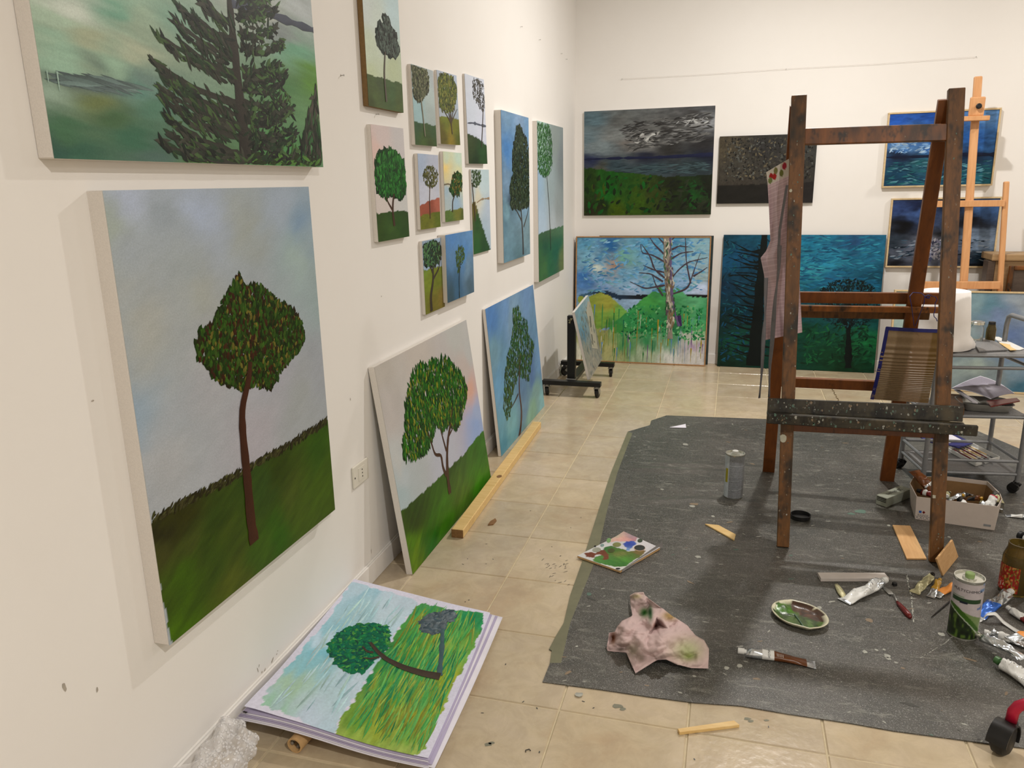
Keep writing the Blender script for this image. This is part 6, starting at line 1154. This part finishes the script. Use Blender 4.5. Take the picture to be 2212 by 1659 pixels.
# ------------------------------------------------------------------ jar with sauce label, black lid
c = (2.246, 2.842, .0038); tj = jar('turpentine_jar', 'big glass jar of murky ochre liquid with red food label at right edge', c, .050, .185, 0, 'glass_oil', .78)
def jl(u, v):
    k = vnoise(np.array([u*22.]), np.array([v*14.]), 33)[0]; cc = np.array((140, 22, 12.)) if k < .55 else np.array((96, 96, 30.)) if k < .72 else np.array((190, 120, 60.))
    if v < .45 and u < .45: cc = np.array((178, 30, 20.)) if k < .8 else np.array((220, 200, 180.))
    return cc
th_ = math.atan2(CAM[1]-c[1], CAM[0]-c[0]); gridmesh(lambda u, v: (c[0]+.0506*math.cos(th_-1.5+u*1.7), c[1]+.0506*math.sin(th_-1.5+u*1.7), .018+v*.095), 40, 30, jl).build('paper_label', attr_mat('jar_label', .4, 60, .05), tj, smooth=True)
cx, cy = 1.572, 3.315; t = thing('black_lid', 'round black plastic lid lying open side up by the easel foot', 'lid', (cx, cy, .004))
MB().lathe([(.036, 0), (.041, .003), (.042, .019), (.039, .019), (.038, .004), (.001, .003)], (cx, cy, .0042), n=36).build('lid_shell', M['rubber'], t, smooth=.6)
# ------------------------------------------------------------------ paint tubes
def ptube(label, p0, p1, r, body='foil', bands=(), cap='plastic_wht', z0=.0040, tilt=0, seed=0, name='paint_tube', group=None, crumple=.08, z1=None, capr=.62):
    """p0 cap end, p1 crimped end (x, y); bands = (from, to, material)"""
    a = V((float(p0[0]), float(p0[1]), 0)); b = V((float(p1[0]), float(p1[1]), 0)); L = (b-a).length; d = (b-a).normalized(); s = V((-d.y, d.x, 0)); rs = np.random.RandomState(seed)
    z1 = z0 if z1 is None else z1; mid = (a+b)/2; t = thing(name, label, 'paint tube', (mid.x, mid.y, min(z0, z1)), group)
    cl = .13*L if L < .2 else .024
    def sec(f):
        e = max(0, (f-.08)/.92)**1.4; A_ = r*(1+.22*e); B_ = r*(1-.86*e)
        if f < .06: A_ = B_ = r*(.45+.55*f/.06)
        return A_, B_
    W_ = rs.randn(8)
    def pos(f, g, k=0):
        A_, B_ = sec(f); w = 1+crumple*(math.sin(3*g+W_[0]+9*f)+.8*math.sin(2*g+14*f+W_[1])+.5*math.sin(5*g-22*f+W_[2])); A_ *= w; B_ *= w
        c = a+d*(cl+(L-cl)*f)+s*(.15*r*math.sin(f*5+W_[3])); zc_ = z0+(z1-z0)*f+max(B_, .0012)*1.12
        return c+s*((A_+k)*math.cos(g))+V((0, 0, zc_+(B_+k)*math.sin(g)))
    n, m = 20, 26
    def loft(f0, f1, k, mm, caps=True):
        mb = MB(); vs = [pos(f0+(f1-f0)*i/(mm-1), 2*math.pi*j/n, k) for i in range(mm) for j in range(n)]
        fs = [(i*n+j, i*n+(j+1) % n, (i+1)*n+(j+1) % n, (i+1)*n+j) for i in range(mm-1) for j in range(n)]
        if caps: fs += [tuple(range(n-1, -1, -1)), tuple(range((mm-1)*n, mm*n))]
        return mb.add(vs, fs)
    loft(0, 1, 0, m).build('tube_body', M[body], t, smooth=.7)
    for f0, f1, mt in bands: loft(f0, f1, .0004, 12, False).build('label_band', M[mt], t, smooth=True)
    cc = a+V((0, 0, z0+r*1.12)); MB().lathe([(r*capr*.9, 0), (r*capr, .001), (r*capr, cl*.8), (r*.42, cl*.82), (r*.42, cl+.002)], cc, d, 16).build('cap', M[cap], t, smooth=.6)
    e0 = pos(1, 0); e1 = pos(1, math.pi); MB().beam(e0+d*.002, e1+d*.002, .007, .0026, d).build('crimp', M[body], t, bevel=.0005)
    return t, pos
F2 = lambda x, y: atz(x, y, 0)[:2]
tt, ps = ptube('dark brown and white paint tube lying alone in front of the plate', F2(1593, 1418), F2(1757, 1440), .0150, 'foil', [(.24, .42, 'plastic_wht'), (.42, .90, 'brown_print')], 'plastic_wht', seed=3, crumple=.05)
text('WINTON', tt, 'ink', None, .0095, wrap=lambda x, y: tuple(ps(.345-y*5.0, 1.75+x/.0155, .0009)))
for k in range(5): MB().add([tuple(ps(.46+k*.022+q, g_, .0009)) for q, g_ in ((0, 2.4), (.005, 2.4), (.005, 1.5), (0, 1.5))], [(0, 1, 2, 3)]).build('print_line', M['plastic_wht'], tt)
ptube('large squashed white paint tube lying behind the plate', F2(1912, 1266), F2(1826, 1304), .019, 'foil', [(.25, .97, 'plastic_wht')], 'plastic_wht', seed=5, crumple=.12)
c = atz(1815, 1278, .01); mb = MB(); n = 14
for i in range(9):
    f = i/8; p = V(atz(1806+22*f, 1262+36*f, .012-.006*f)); A_ = .013*math.sin(.5+f*2.2); 
    for j in range(n): g = 2*math.pi*j/n; mb.v.append(tuple(p+V((A_*math.cos(g)*.9, A_*math.cos(g)*.5, .5*A_*math.sin(g)*(1+.3*math.sin(3*g+i))))))
mb.f = [(i*n+j, i*n+(j+1) % n, (i+1)*n+(j+1) % n, (i+1)*n+j) for i in range(8) for j in range(n)]+[tuple(range(n-1, -1, -1)), tuple(range(8*n, 9*n))]
mb.v = [(a, b, max(q, .0042)) for a, b, q in mb.v]; solo(mb, 'crumpled_foil', M['ochre_foil'], (c[0], c[1], .0042), 'curled ochre-stained foil scrap touching the large white tube', 'foil', smooth=True)
ptube('ochre-stained crumpled foil tube near the leaning plywood', F2(2014, 1250), F2(1978, 1284), .013, 'ochre_foil', [], 'rubber', seed=7, crumple=.14)
ptube('small tube with amber paint between ochre and orange tubes', F2(2030, 1260), F2(2010, 1292), .0105, 'foil', [(.05, .6, 'amber')], 'amber', seed=8)
ptube('flat orange and silver paint tube just behind the turpentine can', F2(2072, 1268), F2(2022, 1291), .0125, 'foil', [(.25, .80, 'orange')], 'plastic_wht', seed=9)
ptube('blue and silver paint tube between the can and the jar', F2(2183, 1290), F2(2112, 1338), .018, 'foil', [(.50, .97, 'blue')], 'plastic_wht', seed=10, crumple=.12)
ptube('white paint tube with pink band at the right edge', F2(2174, 1322), F2(2238, 1362), .0125, 'plastic_wht', [(.5, .8, 'maroon')], 'plastic_wht', seed=11)
ptube('silver capped foil tube on top of the tube pile at right edge', F2(2104, 1385), F2(2206, 1442), .0150, 'foil', [], 'tin', seed=12, crumple=.12, z0=.012, z1=.03)
ptube('foil tube with cream cap at the back of the tube pile', F2(2124, 1376), F2(2225, 1402), .0135, 'foil', [(.2, .5, 'plastic_wht')], 'plastic_wht', seed=13, crumple=.12)
ptube('pale foil tube with dark green cap, nearest of the tube pile', F2(2148, 1440), F2(2245, 1500), .0190, 'foil', [(.06, .8, 'plastic_wht')], 'green_print', seed=14, crumple=.12)
ptube('orange-banded foil tube at the right end of the tube pile', F2(2252, 1388), F2(2180, 1405), .014, 'foil', [(.3, .7, 'orange')], 'plastic_wht', seed=15, crumple=.1, z0=.03, z1=.035)
ptube('flat torn foil packet on the mat right of the white box', F2(2228, 1124), F2(2174, 1117), .0090, 'foil', [(.3, .8, 'plastic_wht')], 'plastic_wht', seed=16, crumple=.06)
ptube('tube with a big black cap at the right edge above the jar', F2(2200, 1168), F2(2270, 1200), .019, 'plastic_wht', [], 'rubber', seed=17, capr=.95)
c = F2(1932, 1266); solo(MB().lathe([(.0075, 0), (.009, .001), (.008, .009), (.001, .010)], (c[0], c[1], .004), n=16), 'screw_cap', M['rubber'], (c[0], c[1], .004), 'tiny black tube cap between the white tube and palette knife', 'cap', smooth=.5)
tab = [(2110, 1343, .004), (2122, 1340, .006), (2132, 1327, .030), (2150, 1326, .030), (2168, 1345, .008), (2190, 1360, .006), (2222, 1378, .006)]
mb = MB(); n = 30; tt_ = np.linspace(0, len(tab)-1, n)
for q in tt_:
    x, y, z = [float(np.interp(q, range(len(tab)), [w[k] for w in tab])) for k in range(3)]; p = atz(x, y, z); mb.v += [tuple(p+np.array((-.004, -.010, 0))), tuple(p+np.array((.004, .010, .001)))]
mb.f = [(2*i, 2*i+1, 2*i+3, 2*i+2) for i in range(n-1)]; p = atz(2150, 1345, 0); o = solo(mb, 'paper_strip', M['plastic_wht'], (p[0], p[1], .004), 'curling white strip on the mat right of the turpentine can', 'strip', smooth=True); o.modifiers.new('thick', 'SOLIDIFY').thickness = .0008
# palette knife and brush
t = thing('palette_knife', 'palette knife with dark red wooden handle lying on the mat', 'palette knife', (1.85, 2.66, .004))
h = .0105; a = V(atz(1938, 1300, h)); b = V(atz(1967, 1334, .009)); d = (b-a); MB().tube([a, a+d*.15, a+d*.5, a+d*.85, b], [.0045, .0068, .0092, .0098, .005], 14).build('handle', M['maroon'], t, smooth=True)
e = V(atz(1931, 1283, .014)); MB().tube([a, a.lerp(e, .4), e], [.0032, .0024, .0022], 8).build('shank', M['zinc'], t, smooth=True)
q = [V(atz(1931, 1284, .012)), V(atz(1925, 1277, .010)), V(atz(1912, 1268, .006)), V(atz(1907, 1268, .005)), V(atz(1909, 1274, .005)), V(atz(1920, 1284, .008))]; mb = MB().prism(q, (0, 0, 1), .0008); mb.build('blade', M['zinc'], t)
t = thing('thin_paintbrush', 'thin dark paintbrush lying on the mat beside the turpentine can', 'paintbrush', (1.97, 2.66, .004))
a = V(atz(2012, 1333, .0065)); b = V(atz(2056, 1295, .007)); MB().tube([a, a.lerp(b, .6), b], [.0012, .0026, .0026], 8).build('handle', M['ink'], t, smooth=True); d = (b-a).normalized(); MB().tube([b, b+d*.016], .003, 8).build('ferrule', M['tin'], t, smooth=True); MB().tube([b+d*.016, b+d*.024, b+d*.034], [.003, .0038, .0006], 8).build('bristles', M['rubber'], t, smooth=True)
# ------------------------------------------------------------------ small charcoal box
P = [V((1.908, 3.556, .0042)), V((1.946, 3.520, .0042)), V((2.070, 3.664, .0042)), V((2.032, 3.700, .0042))]
t = thing('pastel_box', 'narrow grey-green card box with handwriting, left of the white box', 'box', (1.99, 3.61, .004))
MB().prism(P, (0, 0, 1), .043).build('box_body', M['grey_box'], t, bevel=.001)
for k, z in enumerate((.036, .029, .022)):
    a = P[0]*.92+P[1]*.08; b = P[0]*.08+P[1]*.92; nn = V((-.68, -.73, 0)); MB().beam(a+V((0, 0, z))+nn*.0005, b+V((0, 0, z))+nn*.0005, .003 if k else .004, .0012, (0, 0, 1)).build('printed_stripe', M['ink'], t)
dirL = (P[0]-P[3]).normalized(); mid = (P[0]+P[1]+P[2]+P[3])/4
text('20 oil bars', t, 'ink', frame4(mid+V((0, 0, .0437)), dirL, (P[1]-P[0])), .026)
# ------------------------------------------------------------------ white box of tubes
Zb = lambda x, y: (1960+x/10.05, 1000+y/10.05)
rim = [atz(*Zb(200, 730), .102), atz(*Zb(1965, 950), .106), atz(*Zb(2060, 780), .106), atz(*Zb(2010, 650), .106), atz(*Zb(1745, 395), .108), atz(*Zb(860, 290), .110), atz(*Zb(130, 300), .106), atz(*Zb(50, 440), .104)]
fb = [np.array(atz(*Zb(165, 1215), .0042)), np.array(atz(*Zb(1890, 1465), .0042))]; cen = np.mean(rim, 0); bot = []
for i, p in enumerate(rim):
    q = np.array((cen[0]+(p[0]-cen[0])*.93, cen[1]+(p[1]-cen[1])*.93, .0042)); bot.append(fb[i] if i < 2 else q)
t = BX = thing('tube_box', 'white printed card box full of paint tubes behind the right easel leg', 'box', (float(cen[0]), float(cen[1]), .004))
k = len(rim); mb = MB().add([tuple(p) for p in bot]+[tuple(p) for p in rim], [tuple(range(k-1, -1, -1))]+[(i, (i+1) % k, k+(i+1) % k, k+i) for i in range(k)]); mb.build('box_walls', M['white_card'], t)
inn = lambda p, f, z=None: (cen[0]+(p[0]-cen[0])*f, cen[1]+(p[1]-cen[1])*f, p[2] if z is None else z)
mb = MB().add([inn(p, .975, .0075) for p in bot]+[inn(p, .985) for p in rim], [tuple(range(k))]+[(i, k+i, k+(i+1) % k, (i+1) % k) for i in range(k)]); mb.build('box_lining', M['kraft'], t)
mb = MB().add([tuple(p) for p in rim]+[inn(p, .985) for p in rim], [(i, (i+1) % k, k+(i+1) % k, k+i) for i in range(k)]); mb.build('box_rim', M['white_card'], t)
for a, b in ((4, 5), (3, 4)):
    A0_, B0_ = np.array(rim[a]), np.array(rim[b]); dn = np.array((0, 0, -.024)); f = .975
    mb = MB().add([inn(A0_, f), inn(B0_, f), inn(B0_+dn, f-.005), inn(A0_+dn, f-.005)], [(0, 1, 2, 3)]); o = mb.build('box_flap', M['white_card'], t); o.modifiers.new('thick', 'SOLIDIFY').thickness = .0012
ux = V(fb[1]-fb[0]).normalized(); uz = (V(rim[0])-V(fb[0])).normalized(); nrm = ux.cross(uz); 
def onf(f, g): a = fb[0]+(fb[1]-fb[0])*f; b = rim[0]+(rim[1]-rim[0])*f; return V(a+(b-a)*g)+nrm*.0008
def fq(f0, g0, f1, g1, m_, nm='printed_mark'): MB().quad(*[tuple(onf(a, b)) for a, b in ((f0, g0), (f1, g0), (f1, g1), (f0, g1))]).build(nm, M[m_], t)
fq(.045, .30, .078, .40, 'blue')
MB().quad(*[tuple(onf(a, b)) for a, b in ((.107, .28), (.127, .345), (.107, .41), (.087, .345))]).build('printed_mark', M['maroon'], t)
text('PAPER', t, 'grey_cloth', frame4(onf(.10, .19), ux, uz), .015); text('XXOO', t, 'grey_cloth', frame4(onf(.105, .085), ux, uz), .02)
fq(.86, .12, .95, .21, 'steel'); fq(.86, .22, .96, .42, 'tray_top') if False else None
tw = lambda f, g, z: (cen[0]+(f-.5)*.34, cen[1]+(g-.5)*.24-(f-.5)*.05)
ptube('big brown tube standing up out of the white box at its left end', tw(.24, .40, 0), tw(.03, .78, 0), .024, 'brown_print', [(.1, .2, 'foil')], 'plastic_wht', z0=.055, z1=.135, seed=21, crumple=.08)
ptube('dark red tube with white band at the left end of the white box', tw(.03, .42, 0), tw(.32, .12, 0), .014, 'maroon', [(.12, .26, 'plastic_wht')], 'rubber', z0=.066, z1=.072, seed=22)
ptube('white tube with red cap end in the right part of the white box', tw(.86, .42, 0), tw(.78, .10, 0), .016, 'plastic_wht', [(0, .14, 'red')], 'red', z0=.078, z1=.06, seed=23)
ptube('olive-patterned tube with black cap at the right end of the white box', tw(.93, .62, 0), tw(.88, .16, 0), .019, 'tray_wood', [(.3, .6, 'ochre_foil')], 'rubber', z0=.075, z1=.05, seed=24)
for i in range(11):
    f = .12+.07*i; g = .2+.5*((i*37) % 10)/10; an = i*1.9; l = .055; c = tw(f, g, 0)
    ptube('crumpled used paint tube heaped in the white card box', (c[0]-l*.6*math.cos(an), c[1]-l*.7*math.sin(an)), (c[0]+l*.6*math.cos(an), c[1]+l*.7*math.sin(an)), .012, ['foil', 'ink', 'foil', 'brown_print', 'ochre_foil'][i % 5], [(.3, .8, ['ink', 'foil', 'plastic_wht', 'black'][i % 4])], ['rubber', 'plastic_wht', 'amber'][i % 3], z0=.046+.010*(i % 3), z1=.050+.006*((i+1) % 3), seed=30+i, group='crumpled tubes in the white box')
for i in range(6):
    f = .15+.14*i; c = tw(f, .5, 0); an = .6*i; l = .07
    ptube('crumpled used paint tube heaped in the white card box', (c[0]-l*.6*math.cos(an), c[1]-l*.6*math.sin(an)), (c[0]+l*.6*math.cos(an), c[1]+l*.6*math.sin(an)), .015, ['foil', 'ink'][i % 2], [], 'rubber', z0=.010, z1=.012, seed=60+i, group='crumpled tubes in the white box')
# white crumpled plastic behind the box
def crump(u, v):
    p = atz(2050+55*u, 1008+18*(1-v), .004); return np.array((p[0], p[1], .006+.03*abs(fbm(np.array([u*7.]), np.array([v*5.]), 44)[0])*math.sin(math.pi*u)*math.sin(math.pi*v)*2.5))
p = atz(2078, 1018, 0); mb = gridmesh(crump, 36, 22); solo(mb, 'plastic_wrapper', M['bubble'], (p[0], p[1], .004), 'crumpled translucent wrapper on the mat behind the white box', 'packaging', smooth=True)
# ------------------------------------------------------------------ rolling chair at the bottom right
t = thing('rolling_chair', 'crimson tube leg of a chair on a black castor, bottom right', 'chair', (2.1, 1.85, .0))
def bigcastor(c):
    c = V(c); mb = MB(); r = .040; d = V((.80, -.60, 0)); mb.lathe([(.001, -.020), (r*.75, -.020), (r*.97, -.013), (r, 0), (r*.97, .013), (r*.75, .020), (.001, .020)], c+V((0, 0, r+.0005)), d, 30); w = mb.build('castor_wheel', M['rubber'], t, smooth=.8)
    h = MB(); n = 18; s = V((.6, .8, 0))
    vs = []
    for sg in (-.024, .024):
        for i in range(n):
            g = math.radians(-25+200*i/(n-1))
            for rr in (r*1.05, r*1.16): vs.append(c+V((0, 0, r+.0005))+d*sg+s*(rr*math.cos(g))+V((0, 0, rr*math.sin(g))))
    k = 2*n; fs = []
    for i in range(n-1):
        a = 2*i; fs += [(a, a+2, a+3, a+1), (k+a, k+a+1, k+a+3, k+a+2), (a+1, a+3, k+a+3, k+a+1), (a, k+a, k+a+2, a+2)]
    fs += [(0, 1, k+1, k), (k-2, 2*k-2, 2*k-1, k-1)]; h.add(vs, fs).build('castor_hood', M['black'], w, smooth=.6)
    return c
c = bigcastor((1.952, 1.945, 0)); st_ = V((1.972, 1.968, .0))
MB().tube([st_+V((0, 0, .030)), st_+V((0, 0, .078))], .017, 16).build('castor_stem', M['rubber'], t, smooth=.6)
MB().tube([st_+V((0, 0, .074)), st_+V((.002, 0, .108)), st_+V((.010, -.002, .126)), st_+V((.026, -.004, .138)), st_+V((.05, -.008, .142)), st_+V((.42, -.07, .142)), st_+V((.444, -.074, .138)), st_+V((.46, -.076, .126)), st_+V((.468, -.078, .108)), st_+V((.47, -.078, .074))], .0135, 16).build('frame_tube', M['red'], t, smooth=True)
bigcastor((2.422, 1.867, 0)); MB().tube([st_+V((.47, -.078, .030)), st_+V((.47, -.078, .078))], .017, 16).build('castor_stem', M['rubber'], t, smooth=.6)
